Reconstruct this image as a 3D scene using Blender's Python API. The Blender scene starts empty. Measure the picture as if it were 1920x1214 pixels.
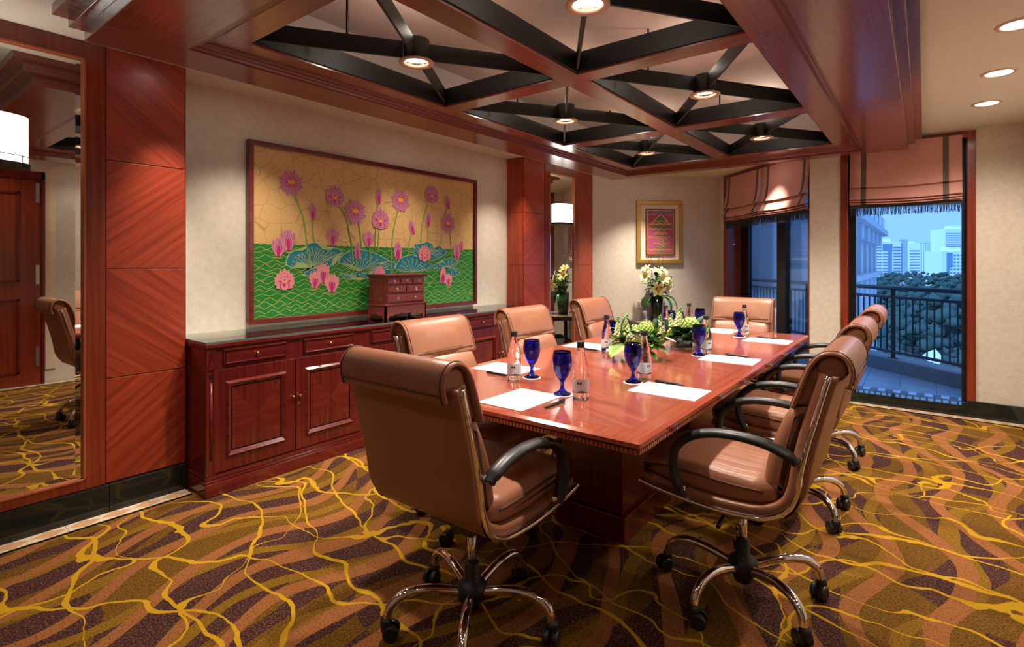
import bpy, bmesh, math, random
from mathutils import Vector, Matrix
R = math.radians
PI = math.pi
sc = bpy.context.scene
COL = sc.collection

# ------------------------------------------------------------------ camera, world, sun, exposure
F_PX, HORIZON, EYE = 999.2, 491.8, 1.28
cam = bpy.data.cameras.new('camera'); cam_o = bpy.data.objects.new('camera', cam); COL.objects.link(cam_o)
cam.sensor_width = 36.0; cam.lens = F_PX/1920*36.0
cam.shift_y = (HORIZON-607.0)/1920
cam.clip_start = .05; cam.clip_end = 4000
cam_o.location = (0, 0, EYE); cam_o.rotation_euler = (R(90), 0, R(37.7))
sc.camera = cam_o
w = bpy.data.worlds.new('dusk_sky'); sc.world = w; w.use_nodes = True
SKY = (.58, .68, .90)
w.node_tree.nodes['Background'].inputs[0].default_value = (*SKY, 1)
w.node_tree.nodes['Background'].inputs[1].default_value = 1.6
sun = bpy.data.lights.new('sun', 'SUN'); sun.energy = 5.0; sun.color = (.85, .93, 1.0); sun.angle = R(4)
sun_o = bpy.data.objects.new('sun', sun); COL.objects.link(sun_o); sun_o.rotation_euler = (R(58), 0, R(-14))
sc.view_settings.view_transform = 'Standard'; sc.view_settings.look = 'None'
sc.view_settings.exposure = 0.25; sc.view_settings.gamma = 1.0
try: sc.view_settings.use_curve_mapping = False
except Exception: pass
sc.cycles.max_bounces = 10; sc.cycles.transmission_bounces = 10; sc.cycles.transparent_max_bounces = 16
sc.cycles.sample_clamp_indirect = 6.0
WARM = (1.0, .88, .75)
COFFER_W, SIDE_W = 105, 50

# ------------------------------------------------------------------ node helper
class NT:
    def __init__(s, name):
        s.m = bpy.data.materials.new(name); s.m.use_nodes = True
        s.t = s.m.node_tree; s.b = s.t.nodes['Principled BSDF']; s.out = s.t.nodes['Material Output']
    def node(s, typ, **kw):
        n = s.t.nodes.new(typ)
        for k, v in kw.items(): setattr(n, k, v)
        return n
    def link(s, a, b): s.t.links.new(a, b)
    def put(s, sock, v):
        if hasattr(v, 'is_linked') or isinstance(v, bpy.types.NodeSocket): s.link(v, sock)
        else: sock.default_value = v
    def m_(s, op, a, b=0.0, c=None, clamp=False):
        n = s.node('ShaderNodeMath', operation=op); n.use_clamp = clamp
        s.put(n.inputs[0], a); s.put(n.inputs[1], b)
        if c is not None: s.put(n.inputs[2], c)
        return n.outputs[0]
    def add(s, a, b): return s.m_('ADD', a, b)
    def sub(s, a, b): return s.m_('SUBTRACT', a, b)
    def mul(s, a, b): return s.m_('MULTIPLY', a, b)
    def noise(s, co, scale, detail=2, rough=.5):
        n = s.node('ShaderNodeTexNoise'); s.put(n.inputs['Vector'], co)
        n.inputs['Scale'].default_value = scale; n.inputs['Detail'].default_value = detail; n.inputs['Roughness'].default_value = rough
        return n.outputs['Fac']
    def coords(s, kind='Object'):
        return s.node('ShaderNodeTexCoord').outputs[kind]
    def mapping(s, co, rot=(0,0,0), scale=(1,1,1), loc=(0,0,0)):
        n = s.node('ShaderNodeMapping'); s.link(co, n.inputs[0])
        n.inputs[1].default_value = loc; n.inputs[2].default_value = rot; n.inputs[3].default_value = scale
        return n.outputs[0]
    def mix(s, f, a, b):
        n = s.node('ShaderNodeMix', data_type='RGBA'); s.put(n.inputs[0], f)
        for i, v in ((6, a), (7, b)):
            if isinstance(v, tuple): n.inputs[i].default_value = (*v[:3], 1)
            else: s.link(v, n.inputs[i])
        return n.outputs[2]
    def bump(s, h, strength, dist=.01):
        n = s.node('ShaderNodeBump'); n.inputs['Strength'].default_value = strength; n.inputs['Distance'].default_value = dist
        s.link(h, n.inputs['Height']); s.link(n.outputs[0], s.b.inputs['Normal'])
    def set(s, **kw):
        for k, v in kw.items():
            i = s.b.inputs[k.replace('_', ' ')]
            if isinstance(v, tuple) and len(v) == 3: v = (*v, 1)
            s.put(i, v)
        return s.m

def plain(name, col, rough=.5, metal=0.0, **kw):
    n = NT(name); return n.set(Base_Color=col, Roughness=rough, Metallic=metal, **kw)
def emit(name, col, strength):
    n = NT(name); return n.set(Base_Color=col, Emission_Color=col, Emission_Strength=strength, Roughness=.5)
def wood(name, dark, light, rot=(0,0,0), rough=.22, coat=.3, freq=1.0):
    n = NT(name); ro = n.mapping(n.mapping(n.coords(), rot=rot), rot=(.11, .013, .017), loc=(3.37, 1.71, 2.13)); co = n.mapping(ro, scale=(1.1*freq, 48*freq, 48*freq))
    a = n.noise(co, 1.0, 4, .6); b = n.noise(n.mapping(ro, scale=(.8, 5, 5)), 1.0, 2)
    f = n.m_('MULTIPLY_ADD', n.sub(a, .5), 2.6, n.add(.5, n.mul(n.sub(b, .5), .8)), clamp=True)
    f2 = n.m_('MINIMUM', n.m_('MAXIMUM', f, 0.0), 1.0)
    n.set(Base_Color=n.mix(f2, dark, light), Roughness=rough)
    n.b.inputs['Coat Weight'].default_value = coat; n.b.inputs['Coat Roughness'].default_value = .12
    return n.m

MAHOG_D, MAHOG_L = (.085, .007, .007), (.165, .017, .014)
PAN_D, PAN_L = (.190, .018, .006), (.390, .054, .017)
M = {}
M['wood_v'] = wood('mahogany_upright_grain', MAHOG_D, MAHOG_L, rot=(0, R(90), 0))
M['wood_y'] = wood('mahogany_length_grain', MAHOG_D, MAHOG_L, rot=(0, 0, R(-90)))
M['wood_x'] = wood('mahogany_cross_grain', MAHOG_D, MAHOG_L)
M['frame_wood'] = wood('red_frame_wood', (.15, .018, .007), (.26, .040, .014), rot=(0, R(90), 0))
M['panel_a'] = wood('veneer_rising_grain', PAN_D, PAN_L, rot=(R(38), 0, R(-90)), rough=.38, coat=.05)
M['panel_b'] = wood('veneer_falling_grain', PAN_D, PAN_L, rot=(R(-38), 0, R(-90)), rough=.38, coat=.05)
M['panel_c'] = wood('veneer_upright_grain', PAN_D, PAN_L, rot=(0, R(90), 0), rough=.38, coat=.05)
M['soffit'] = wood('soffit_veneer', (.165, .043, .027), (.210, .060, .039), rot=(0, 0, R(-90)), rough=.24, coat=.4)
M['soffit_x'] = wood('soffit_veneer_cross', (.165, .043, .027), (.210, .060, .039), rough=.24, coat=.4)
M['table'] = wood('table_veneer', (.25, .056, .034), (.38, .100, .064), rot=(0, 0, R(20)), rough=.13, coat=.6, freq=.7)
M['table_band'] = wood('table_banding', (.28, .055, .028), (.40, .09, .048), rot=(0, 0, R(-90)), rough=.13, coat=.6)
M['table_dark'] = wood('pedestal_wood', (.09, .010, .006), (.17, .024, .012), rot=(0, R(90), 0))
M['mould'] = plain('red_lacquered_moulding', (.13, .016, .009), .25)
M['black_bar'] = plain('black_satin_paint', (.004, .0045, .005), .5)
M['black'] = plain('black_plastic', (.012, .013, .014), .38)
M['chrome'] = plain('polished_chrome', (.86, .86, .88), .06, 1.0)
M['brass'] = plain('aged_brass', (.72, .47, .20), .25, 1.0)
M['steel'] = plain('brushed_steel', (.6, .6, .6), .3, 1.0)
M['gold'] = plain('gold_leaf', (.52, .31, .075), .38, .75)
M['white_paper'] = plain('white_paper', (.86, .87, .90), .6)
M['print'] = plain('purple_print', (.22, .20, .36), .6)
M['bead'] = plain('mirror_bead', (.42, .12, .05), .25, .3)
n = NT('wallpaper'); f = n.noise(n.coords(), 130, 3, .7); g = n.noise(n.coords(), 24, 2)
n.set(Base_Color=n.mix(n.m_('MULTIPLY_ADD', n.sub(f, .5), 1.6, g, clamp=True), (.51, .445, .36), (.66, .595, .495)), Roughness=.8); n.bump(f, .25, .004); M['wallpaper'] = n.m
M['ceiling'] = plain('ceiling_paint', (.62, .56, .47), .85)
M['ceiling_in'] = plain('coffer_ceiling_paint', (.66, .55, .49), .8)
n = NT('black_marble'); f = n.noise(n.coords(), 9, 5, .7)
n.set(Base_Color=n.mix(n.m_('MULTIPLY', f, .6), (.004, .006, .005), (.022, .034, .028)), Roughness=.08); M['marble'] = n.m
M['grout'] = plain('grey_grout', (.12, .12, .11), .8)
n = NT('cream_stone'); f = n.noise(n.coords(), 14, 4); n.set(Base_Color=n.mix(f, (.62, .48, .33), (.76, .64, .48)), Roughness=.25); M['cream_stone'] = n.m
n = NT('tan_stone'); f = n.noise(n.coords(), 14, 4); n.set(Base_Color=n.mix(f, (.50, .27, .13), (.64, .38, .21)), Roughness=.25); M['tan_stone'] = n.m
n = NT('leather'); f = n.noise(n.coords(), 210, 3, .6); g = n.noise(n.coords(), 7, 2)
n.set(Base_Color=n.mix(g, (.245, .093, .046), (.305, .122, .061)), Roughness=.36); n.bump(n.add(f, n.mul(g, .8)), .22, .003); M['leather'] = n.m
n = NT('seat_leather'); co = n.mapping(n.coords(), scale=(3, 22, 5)); f = n.noise(co, 1.0, 3, .5); g = n.noise(n.coords(), 210, 3)
n.set(Base_Color=(.30, .120, .060), Roughness=.38); n.bump(n.add(n.mul(f, 3.0), n.mul(g, .3)), .35, .006); M['seat_leather'] = n.m
M['leather_dark'] = plain('shaded_core_leather', (.23, .086, .036), .45)  # headrest core leather, shade inside the roll put into its colour
M['stitch'] = plain('brown_stitching', (.09, .030, .014), .6)

def mirror_mat(name):
    return plain(name, (.80, .81, .79), .01, 1.0)
M['mirror'] = mirror_mat('mirror_silver')
def pane_mat(name, tint=(1, 1, 1), refl=1.0, ior=1.45):
    n = NT(name); tr = n.node('ShaderNodeBsdfTransparent'); tr.inputs[0].default_value = (*tint, 1)
    gl = n.node('ShaderNodeBsdfGlossy'); gl.inputs['Roughness'].default_value = .01
    fr = n.node('ShaderNodeFresnel'); fr.inputs[0].default_value = ior
    mx = n.node('ShaderNodeMixShader'); n.link(n.mul(fr.outputs[0], refl), mx.inputs[0]); n.link(tr.outputs[0], mx.inputs[1]); n.link(gl.outputs[0], mx.inputs[2])
    n.link(mx.outputs[0], n.out.inputs[0]); return n.m
M['pane'] = pane_mat('window_glass', (.52, .74, 1.0), .7)
M['table_glass'] = pane_mat('clear_sheet_glass', (.90, .97, .94), 1.2)
M['glass_edge'] = plain('green_glass_edge', (.06, .22, .19), .1)
def solid_glass(name, col, ior, rough=0.0):
    n = NT(name); n.set(Base_Color=col, Roughness=rough, IOR=ior); n.b.inputs['Transmission Weight'].default_value = 1.0; return n.m
n = NT('rippled_bottle_glass'); f = n.noise(n.mapping(n.coords(), scale=(1, 1, .45)), 75, 2)
n.set(Base_Color=(.97, .98, 1), Roughness=0.0, IOR=1.33); n.b.inputs['Transmission Weight'].default_value = 1.0; n.bump(f, .5, .004); M['bottle'] = n.m
M['cobalt'] = solid_glass('cobalt_glass', (.03, .045, .62), 1.45)
M['vase_glass'] = solid_glass('clear_vase_glass', (.93, .97, .95), 1.45)

# carpet: flowing ribbons in three colours, speckled pile, wandering yellow lines
n = NT('carpet'); co = n.node('ShaderNodeNewGeometry').outputs['Position']
sp = n.node('ShaderNodeSeparateXYZ'); n.link(co, sp.inputs[0]); x, y = sp.outputs[0], sp.outputs[1]
n1 = n.noise(co, .9, 1); n2 = n.noise(co, 2.4, 1); n3 = n.noise(n.mapping(co, loc=(7, 3, 0)), 1.1, 1); n4 = n.noise(n.mapping(co, loc=(2, 9, 0)), 1.5, 2); n5 = n.noise(co, 5.5, 2)
def wav(k, amp, nz, nk, ph=0.0): return n.mul(n.m_('SINE', n.add(n.mul(y, k), n.add(n.mul(nz, nk), ph))), amp)
rA = n.add(x, n.add(wav(5.0, .095, n1, 4.0), n.mul(n.sub(n2, .5), .16)))
pA = n.m_('FLOOR', n.mul(rA, 11.0))
qA = n.m_('FLOOR', n.mul(n.add(n.add(y, n.mul(x, .8)), n.mul(n.sub(n3, .5), 1.2)), .75))
wn = n.node('ShaderNodeTexWhiteNoise', noise_dimensions='1D'); n.link(n.add(pA, n.mul(qA, 37.31)), wn.inputs['W'])
c0 = n.mix(n.m_('GREATER_THAN', wn.outputs['Value'], .47), (.040, .0155, .019), (.116, .055, .0065))
rC = n.add(n.add(n.mul(x, 1.05), n.mul(y, -.14)), wav(5.4, .085, n4, 2.8, .8))
c0 = n.mix(n.m_('LESS_THAN', n.m_('FRACT', n.mul(rC, 3.1)), n.add(.09, n.mul(n2, .22))), c0, (.190, .098, .008))
rB = n.add(n.add(n.mul(x, .95), n.mul(y, .16)), wav(5.0, .10, n3, 3.2, 1.0))
c0 = n.mix(n.m_('LESS_THAN', n.m_('FRACT', n.mul(rB, 4.3)), n.add(.08, n.mul(n4, .42))), c0, (.262, .096, .031))
pile = n.noise(co, 125, 2, .7); pile2 = n.noise(co, 60, 2)
c1 = n.mix(n.m_('MULTIPLY', n.m_('GREATER_THAN', pile, .55), .45), c0, (.25, .104, .015))
c1 = n.mix(n.m_('MULTIPLY', n.m_('LESS_THAN', pile, .44), .48), c1, (.022, .009, .008))
def vein(gx, gy, freq, wob, width, nz, ph, sw=.20):
    g = n.add(n.mul(n.add(n.mul(x, gx), n.mul(y, gy)), freq), n.add(n.mul(nz, wob), n.add(n.mul(n5, .28), ph)))
    g = n.add(g, n.mul(n.m_('SINE', n.add(n.mul(x, 6.5), n.add(n.mul(n2, 6.0), ph*9))), sw))
    d = n.m_('ABSOLUTE', n.sub(n.m_('FRACT', g), .5))
    wd = n.mul(n.m_('MINIMUM', n.m_('MAXIMUM', n.sub(n2, .30), .07), .26), width)
    return n.m_('LESS_THAN', d, n.add(wd, n.mul(n.sub(pile, .5), .012)))
v1 = vein(.22, 1.0, 3.3, 2.3, .135, n3, .1); v2 = vein(-.45, .9, 2.5, 2.0, .108, n4, .37, .16); v3 = vein(.75, .8, 1.3, 1.5, .058, n1, .7, .22)
vv = n.m_('MAXIMUM', v1, n.m_('MAXIMUM', v2, v3))
n.set(Base_Color=n.mix(vv, c1, (.44, .245, .010)), Roughness=.95); n.b.inputs['Specular IOR Level'].default_value = .1
n.bump(n.add(pile, n.mul(vv, .6)), .5, .004); M['carpet'] = n.m

# ------------------------------------------------------------------ mesh helper
class MB:
    def __init__(s): s.v = []; s.f = []; s.mi = []; s.sm = []
    def add(s, vs, fs, mat=0, smooth=False):
        o = len(s.v); s.v += [tuple(p) for p in vs]
        for f in fs: s.f.append(tuple(i+o for i in f)); s.mi.append(mat); s.sm.append(smooth)
        return s
    def box(s, x0, x1, y0, y1, z0, z1, mat=0):
        return s.add([(x0,y0,z0),(x1,y0,z0),(x1,y1,z0),(x0,y1,z0),(x0,y0,z1),(x1,y0,z1),(x1,y1,z1),(x0,y1,z1)],
                     [(0,3,2,1),(4,5,6,7),(0,1,5,4),(1,2,6,5),(2,3,7,6),(3,0,4,7)], mat)
    def prism(s, poly, z0, z1, mat=0, smooth=False):          # poly in xy
        k = len(poly); s.add([(p[0],p[1],z0) for p in poly]+[(p[0],p[1],z1) for p in poly],
                     [tuple(range(k-1,-1,-1)), tuple(range(k,2*k))], mat)
        o = len(s.v)-2*k
        for i in range(k):
            j = (i+1) % k; s.f.append((o+i,o+j,o+k+j,o+k+i)); s.mi.append(mat); s.sm.append(smooth)
        return s
    def tube(s, path, r, seg=8, mat=0, cap=True, closed=False, ry=None, up=None):
        path = [Vector(p) for p in path]; k = len(path); rings = []
        rs = r if isinstance(r, (list, tuple)) else [r]*k
        prev = None
        for i, p in enumerate(path):
            a = path[(i-1) % k] if (closed or i > 0) else p; b = path[(i+1) % k] if (closed or i < k-1) else p
            t = (b-a).normalized()
            if up is not None: nrm = Vector(up); nrm = (nrm - t*nrm.dot(t)).normalized()
            elif prev is None:
                q = Vector((0,0,1)) if abs(t.z) < .9 else Vector((1,0,0)); nrm = (q - t*q.dot(t)).normalized()
            else: nrm = (prev - t*prev.dot(t)).normalized()
            prev = nrm; bi = t.cross(nrm)
            rb = rs[i] if ry is None else ry*rs[i]
            rings.append([p + nrm*rs[i]*math.cos(2*PI*j/seg) + bi*rb*math.sin(2*PI*j/seg) for j in range(seg)])
        vs = [q for rg in rings for q in rg]; fs = []
        for i in range(k if closed else k-1):
            i2 = (i+1) % k
            for j in range(seg):
                j2 = (j+1) % seg; fs.append((i*seg+j, i*seg+j2, i2*seg+j2, i2*seg+j))
        s.add(vs, fs, mat, True)
        if cap and not closed:
            o = len(s.v)-len(vs)
            s.f.append(tuple(o+j for j in range(seg-1,-1,-1))); s.mi.append(mat); s.sm.append(False)
            s.f.append(tuple(o+(k-1)*seg+j for j in range(seg))); s.mi.append(mat); s.sm.append(False)
        return s
    def lathe(s, prof, seg=20, c=(0,0,0), mat=0, smooth=True):   # prof (r,z)
        vs = []; fs = []; idx = []
        for r, z in prof:
            if r < 1e-6: idx.append([len(vs)]*seg); vs.append((c[0], c[1], c[2]+z))
            else:
                idx.append(list(range(len(vs), len(vs)+seg)))
                vs += [(c[0]+r*math.cos(2*PI*j/seg), c[1]+r*math.sin(2*PI*j/seg), c[2]+z) for j in range(seg)]
        for i in range(len(prof)-1):
            a, b = idx[i], idx[i+1]
            for j in range(seg):
                j2 = (j+1) % seg; q = []
                for t in (a[j], a[j2], b[j2], b[j]):
                    if t not in q: q.append(t)
                if len(q) > 2: fs.append(tuple(q))
        return s.add(vs, fs, mat, smooth)
    def loft(s, rings, mat=0, smooth=True, cap=True):
        k = len(rings[0]); vs = [p for r in rings for p in r]; fs = []
        for i in range(len(rings)-1):
            for j in range(k):
                j2 = (j+1) % k; fs.append((i*k+j, i*k+j2, (i+1)*k+j2, (i+1)*k+j))
        s.add(vs, fs, mat, smooth)
        if cap:
            o = len(s.v)-len(vs)
            s.f.append(tuple(o+j for j in range(k-1,-1,-1))); s.mi.append(mat); s.sm.append(smooth)
            s.f.append(tuple(o+(len(rings)-1)*k+j for j in range(k))); s.mi.append(mat); s.sm.append(smooth)
        return s
    def slab(s, poly, y0, y1, r=.012, n=4, mat=0, crown=0.0, mid=6):     # poly in xz, rounded extrusion across y
        def off(poly, d):
            k = len(poly); out = []
            area = sum(poly[i][0]*poly[(i+1)%k][1]-poly[(i+1)%k][0]*poly[i][1] for i in range(k))
            sg = 1 if area > 0 else -1
            for i in range(k):
                a, p, b = poly[i-1], poly[i], poly[(i+1)%k]
                tx, tz = b[0]-a[0], b[1]-a[1]; l = math.hypot(tx, tz) or 1
                out.append((p[0]+sg*tz/l*d, p[1]-sg*tx/l*d))
            return out
        st = []
        for i in range(n+1):
            a = PI/2*i/n; st.append((y0+r*(1-math.sin(a)), -r*(1-math.cos(PI/2-a)) if False else -r*(1-math.sin(a)) ))
        ys = []
        for i in range(n+1):
            a = PI/2*i/n; ys.append((y0+r*(1-math.cos(a)), -r*(1-math.sin(a))))
        inner = [(y0+r+(y1-y0-2*r)*i/mid, 0.0) for i in range(1, mid)]
        seq = ys+inner+[(y0+y1-yy, d) for yy, d in reversed(ys)]
        rings = []
        for yy, d in seq:
            t = 2*(yy-y0)/(y1-y0)-1
            rings.append([(px, yy, pz) for px, pz in off(poly, d+crown*(1-t*t))])
        return s.loft(rings, mat)
    def build(s, name, mats, parent=None, bevel=0.0, shadow=True):
        me = bpy.data.meshes.new(name); me.from_pydata(s.v, [], s.f)
        if not isinstance(mats, (list, tuple)): mats = [mats]
        for m in mats: me.materials.append(M[m] if isinstance(m, str) else m)
        me.polygons.foreach_set('material_index', s.mi); me.polygons.foreach_set('use_smooth', s.sm)
        bm = bmesh.new(); bm.from_mesh(me); bmesh.ops.recalc_face_normals(bm, faces=bm.faces); bm.to_mesh(me); bm.free()
        o = bpy.data.objects.new(name, me); COL.objects.link(o)
        if parent is not None: o.parent = parent
        if bevel > 0:
            b = o.modifiers.new('edge', 'BEVEL'); b.width = bevel; b.segments = 2; b.limit_method = 'ANGLE'; b.angle_limit = R(50)
        return o

def tag(o, label=None, cat=None, group=None, kind=None):
    if label: o['label'] = label
    if cat: o['category'] = cat
    if group: o['group'] = group
    if kind: o['kind'] = kind
    return o
def thing(name, label, cat, loc=(0,0,0), rz=0.0, group=None):
    o = bpy.data.objects.new(name, None); COL.objects.link(o); o.location = loc; o.rotation_euler = (0,0,rz)
    o.empty_display_size = .1
    return tag(o, label, cat, group)
def struct(name, label=None):
    o = bpy.data.objects.new(name, None); COL.objects.link(o); o['kind'] = 'structure'
    if label: o['label'] = label
    return o
def dup(root, loc, rz, label, group=None):
    r = root.copy(); COL.objects.link(r); r.location = loc; r.rotation_euler = (0,0,rz); r['label'] = label
    if group: r['group'] = group
    def rec(src, dst):
        for ch in list(src.children):
            c = ch.copy(); COL.objects.link(c); c.parent = dst; rec(ch, c)
    rec(root, r); return r
def inst(o, name=None, parent=None, loc=None, rot=None, scale=None):
    c = o.copy(); COL.objects.link(c)
    if name: c.name = name
    if parent is not None: c.parent = parent
    if loc is not None: c.location = loc
    if rot is not None: c.rotation_euler = rot
    if scale is not None: c.scale = scale
    return c
def catmull(pts, sub=5):
    out = []; k = len(pts)
    for i in range(k-1):
        p0, p1, p2, p3 = pts[max(i-1,0)], pts[i], pts[i+1], pts[min(i+2,k-1)]
        for j in range(sub):
            t = j/sub
            out.append(tuple(.5*(2*b+(c-a)*t+(2*a-5*b+4*c-d)*t*t+(3*b-a-3*c+d)*t**3) for a,b,c,d in zip(p0,p1,p2,p3)))
    return out+[tuple(pts[-1])]
def spot(name, loc, power, size, blend=.5, rot=(0,0,0), radius=.04, col=WARM):
    l = bpy.data.lights.new(name, 'SPOT'); l.energy = power; l.spot_size = R(size); l.spot_blend = blend; l.shadow_soft_size = radius; l.color = col
    o = bpy.data.objects.new(name, l); COL.objects.link(o); o.location = loc; o.rotation_euler = rot; return o

# ------------------------------------------------------------------ room shell
XL, XPAN, XR, YB, YW, ZC = -3.53, -3.305, .72, -1.3, 5.779, 2.38      # alcove wall, panel face, right wall, rear wall, window wall, ceiling
C1 = Vector((-.746, YW)); DG = Vector((-1, 1)).normalized(); NG = Vector((1, 1)).normalized()   # diagonal window wall: along, outward
FARC = C1 + DG*1.922                                                 # tip of the bay
CH = -Vector((1, 1)).normalized()                                    # along the chamfer wall, from the tip towards the pilaster
NCH = Vector((-1, 1)).normalized()                                   # outward normal of the chamfer wall
def dg(s, d=0.0): p = C1 + DG*s + NG*d; return (p.x, p.y)
def ch(s, d=0.0): p = FARC + CH*s + NCH*d; return (p.x, p.y)

fl = MB(); fl.prism([(XL-.2,YB-.1),(XR+.1,YB-.1),(XR+.1,YW+.2),(-.6,YW+.2),dg(0,.25),dg(2.05,.25),ch(0,.3),ch(1.9,.3),(XL-.2,5.6)], -.12, 0)
tag(fl.build('floor', 'carpet'), 'patterned carpet of ochre and plum ribbons crossed by yellow lines', kind='structure')
# ceiling: plaster ring at 2.38 with a raised well above the coffers
c = struct('ceiling', 'cream plaster ceiling around the wooden coffers')
HX0, HX1, HY0, HY1, ZT = -2.72, -.24, .86, 5.42, 2.66
m = MB()
m.box(XL-.25, HX0, YB-.1, 7.6, ZC, ZC+.06); m.box(HX1, XR+.15, YB-.1, 6.0, ZC, ZC+.06)
m.box(HX0, HX1, YB-.1, HY0, ZC, ZC+.06); m.prism([(HX0,HY1),(HX1,HY1),(HX1,6.0),(-.7,6.0),dg(.3,.3),dg(2.1,.3),(HX0,7.6)], ZC, ZC+.06)
m.build('plaster_ceiling', 'ceiling', c)
m = MB(); m.box(HX0-.05, HX1+.05, HY0-.05, HY1+.05, ZT, ZT+.05)
m.box(HX0-.05, HX0, HY0-.05, HY1+.05, ZC+.06, ZT); m.box(HX1, HX1+.05, HY0-.05, HY1+.05, ZC+.06, ZT)
m.box(HX0, HX1, HY0-.05, HY0, ZC+.06, ZT); m.box(HX0, HX1, HY1, HY1+.05, ZC+.06, ZT)
m.build('coffer_well', 'ceiling_in', c)
# unseen storeys above, added to keep the sun off the balcony
m = MB(); m.prism([(XL-.6,YB-.6),(XR+.6,YB-.6),(XR+.6,YW+.35),(-.5,YW+.35),dg(2.2,.4),ch(2.2,.4),(XL-.6,5.4)], ZT+.08, 7.0)
tag(m.build('roof', plain('facade_render', (.5, .5, .5), .8)), kind='structure')
# plain walls
tag(MB().box(XL-.2, XL, 1.2, 4.6, 0, ZC).build('wall_left', 'wallpaper'), 'cream textured wallpaper above the long credenza', kind='structure')
tag(MB().box(XR, XR+.15, YB, YW, 0, ZC).build('wall_right', 'wallpaper'), 'cream papered wall with a panelled door', kind='structure')
tag(MB().box(XL-.2, XR+.15, YB-.15, YB, 0, ZC).build('wall_front', 'wallpaper'), kind='structure')
m = MB(); m.prism([ch(0,0), ch(1.72,0), ch(1.72,.15), ch(-.15,.15)], 0, ZC)
tag(m.build('wall_back', 'wallpaper'), 'cream papered wall behind the gold framed picture', kind='structure')
# window wall 2 (Y = YW) pieces around the opening
W2A, W2B, W2T, W2S = -.61, .338, 2.364, .080
m = MB(); m.box(W2B, XR+.15, YW, YW+.16, 0, ZC); m.box(C1.x-.12, W2A, YW, YW+.16, 0, ZC); m.box(W2A, W2B, YW, YW+.16, W2T, ZC); m.box(W2A, W2B, YW+.02, YW+.16, 0, W2S)
tag(m.build('wall_north', 'wallpaper'), 'cream papered wall around the tall balcony window', kind='structure')
W1A, W1B = .146, 1.792
m = MB(); m.prism([dg(0,0), dg(0,.2), dg(W1A,.2), dg(W1A,0)], 0, ZC); m.prism([dg(W1B,0), dg(W1B,.2), dg(2.05,.2), dg(1.922,0)], 0, ZC)
m.prism([dg(W1A,0), dg(W1A,.2), dg(W1B,.2), dg(W1B,0)], W2T+.01, ZC); m.prism([dg(W1A,.02), dg(W1A,.2), dg(W1B,.2), dg(W1B,.02)], 0, .08)
tag(m.build('wall_east', 'wallpaper'), 'cream papered wall around the angled bay window', kind='structure')

# ------------------------------------------------------------------ panelled pilasters
JZ = [.148, .683, 1.246, 1.803, ZC]
def pilaster(wallname, label, ya, yb, panels, back=XL-.2):
    wl = struct(wallname, label)
    MB().box(back, XPAN-.012, ya, yb, 0, ZC).build('wall_core', 'wood_v', wl)
    for (y0, y1) in panels:
        for i in range(4):
            MB().box(XPAN-.012, XPAN, y0+.002, y1-.002, JZ[i]+.002, JZ[i+1]-.002).build('panel', 'panel_b' if i % 2 == 0 else 'panel_a', wl, .0015)
    return wl
wl = pilaster('wall_near', 'red mahogany veneer panelling beside the tall mirror', YB, 1.255, [(.884, 1.255), (-.47, -.10)])
wf = pilaster('wall_far', 'mahogany pilaster with a narrow inset mirror', 4.483, 5.96, [(4.483, 4.867), (5.593, 5.96)])
for i in range(4):     # return face of the far pilaster
    MB().box(XL, XPAN-.012, 4.473, 4.483, JZ[i]+.002, JZ[i+1]-.002).build('panel', 'panel_c', wf, .0015)
MB().box(XL, XPAN-.012, 1.255, 1.262, .148, ZC).build('panel', 'wood_v', wl)

def baseboard(name, segs, label, z=.145):
    b = struct(name, label)
    for (p, q, nrm) in segs:     # p,q floor points (2d), nrm into the room
        p, q, nv = Vector(p), Vector(q), Vector(nrm); L = (q-p).length; t = (q-p)/L; k = max(1, round(L/.61))
        for i in range(k):
            a = p+t*(L*i/k+.0012); e_ = p+t*(L*(i+1)/k-.0012)
            MB().prism([tuple(a), tuple(e_), tuple(e_+nv*.028), tuple(a+nv*.028)], 0, z).build('tile', 'marble', b, .002)
    return b
baseboard('baseboard_left', [((XPAN-.002, .285), (XPAN-.002, .894), (1,0)), ((XPAN-.002,.894), (XPAN-.002,1.257), (1,0)), ((XPAN-.002,-1.29), (XPAN-.002,.283), (1,0)), ((XPAN-.002,4.49), (XPAN-.002,5.94), (1,0))], 'black marble skirting under the mahogany panels')
baseboard('baseboard_north', [((W2B-.06, YW), (XR, YW), (0,-1)), ((-.74, YW), (W2A, YW), (0,-1))], 'black marble skirting and sill under the tall window', .14)
baseboard('baseboard_right', [((XR, 1.75), (XR, 5.74), (-1,0)), ((XR, YB), (XR, .3), (-1,0))], 'black marble skirting along the papered side wall')
baseboard('baseboard_back', [(ch(1.70), ch(.02), (-NCH.x,-NCH.y)), (dg(1.9), dg(W1B+.01), (-NG.x,-NG.y)), (dg(W1A-.01), dg(.01), (-NG.x,-NG.y))], 'black marble skirting around the bay corner')

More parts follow.
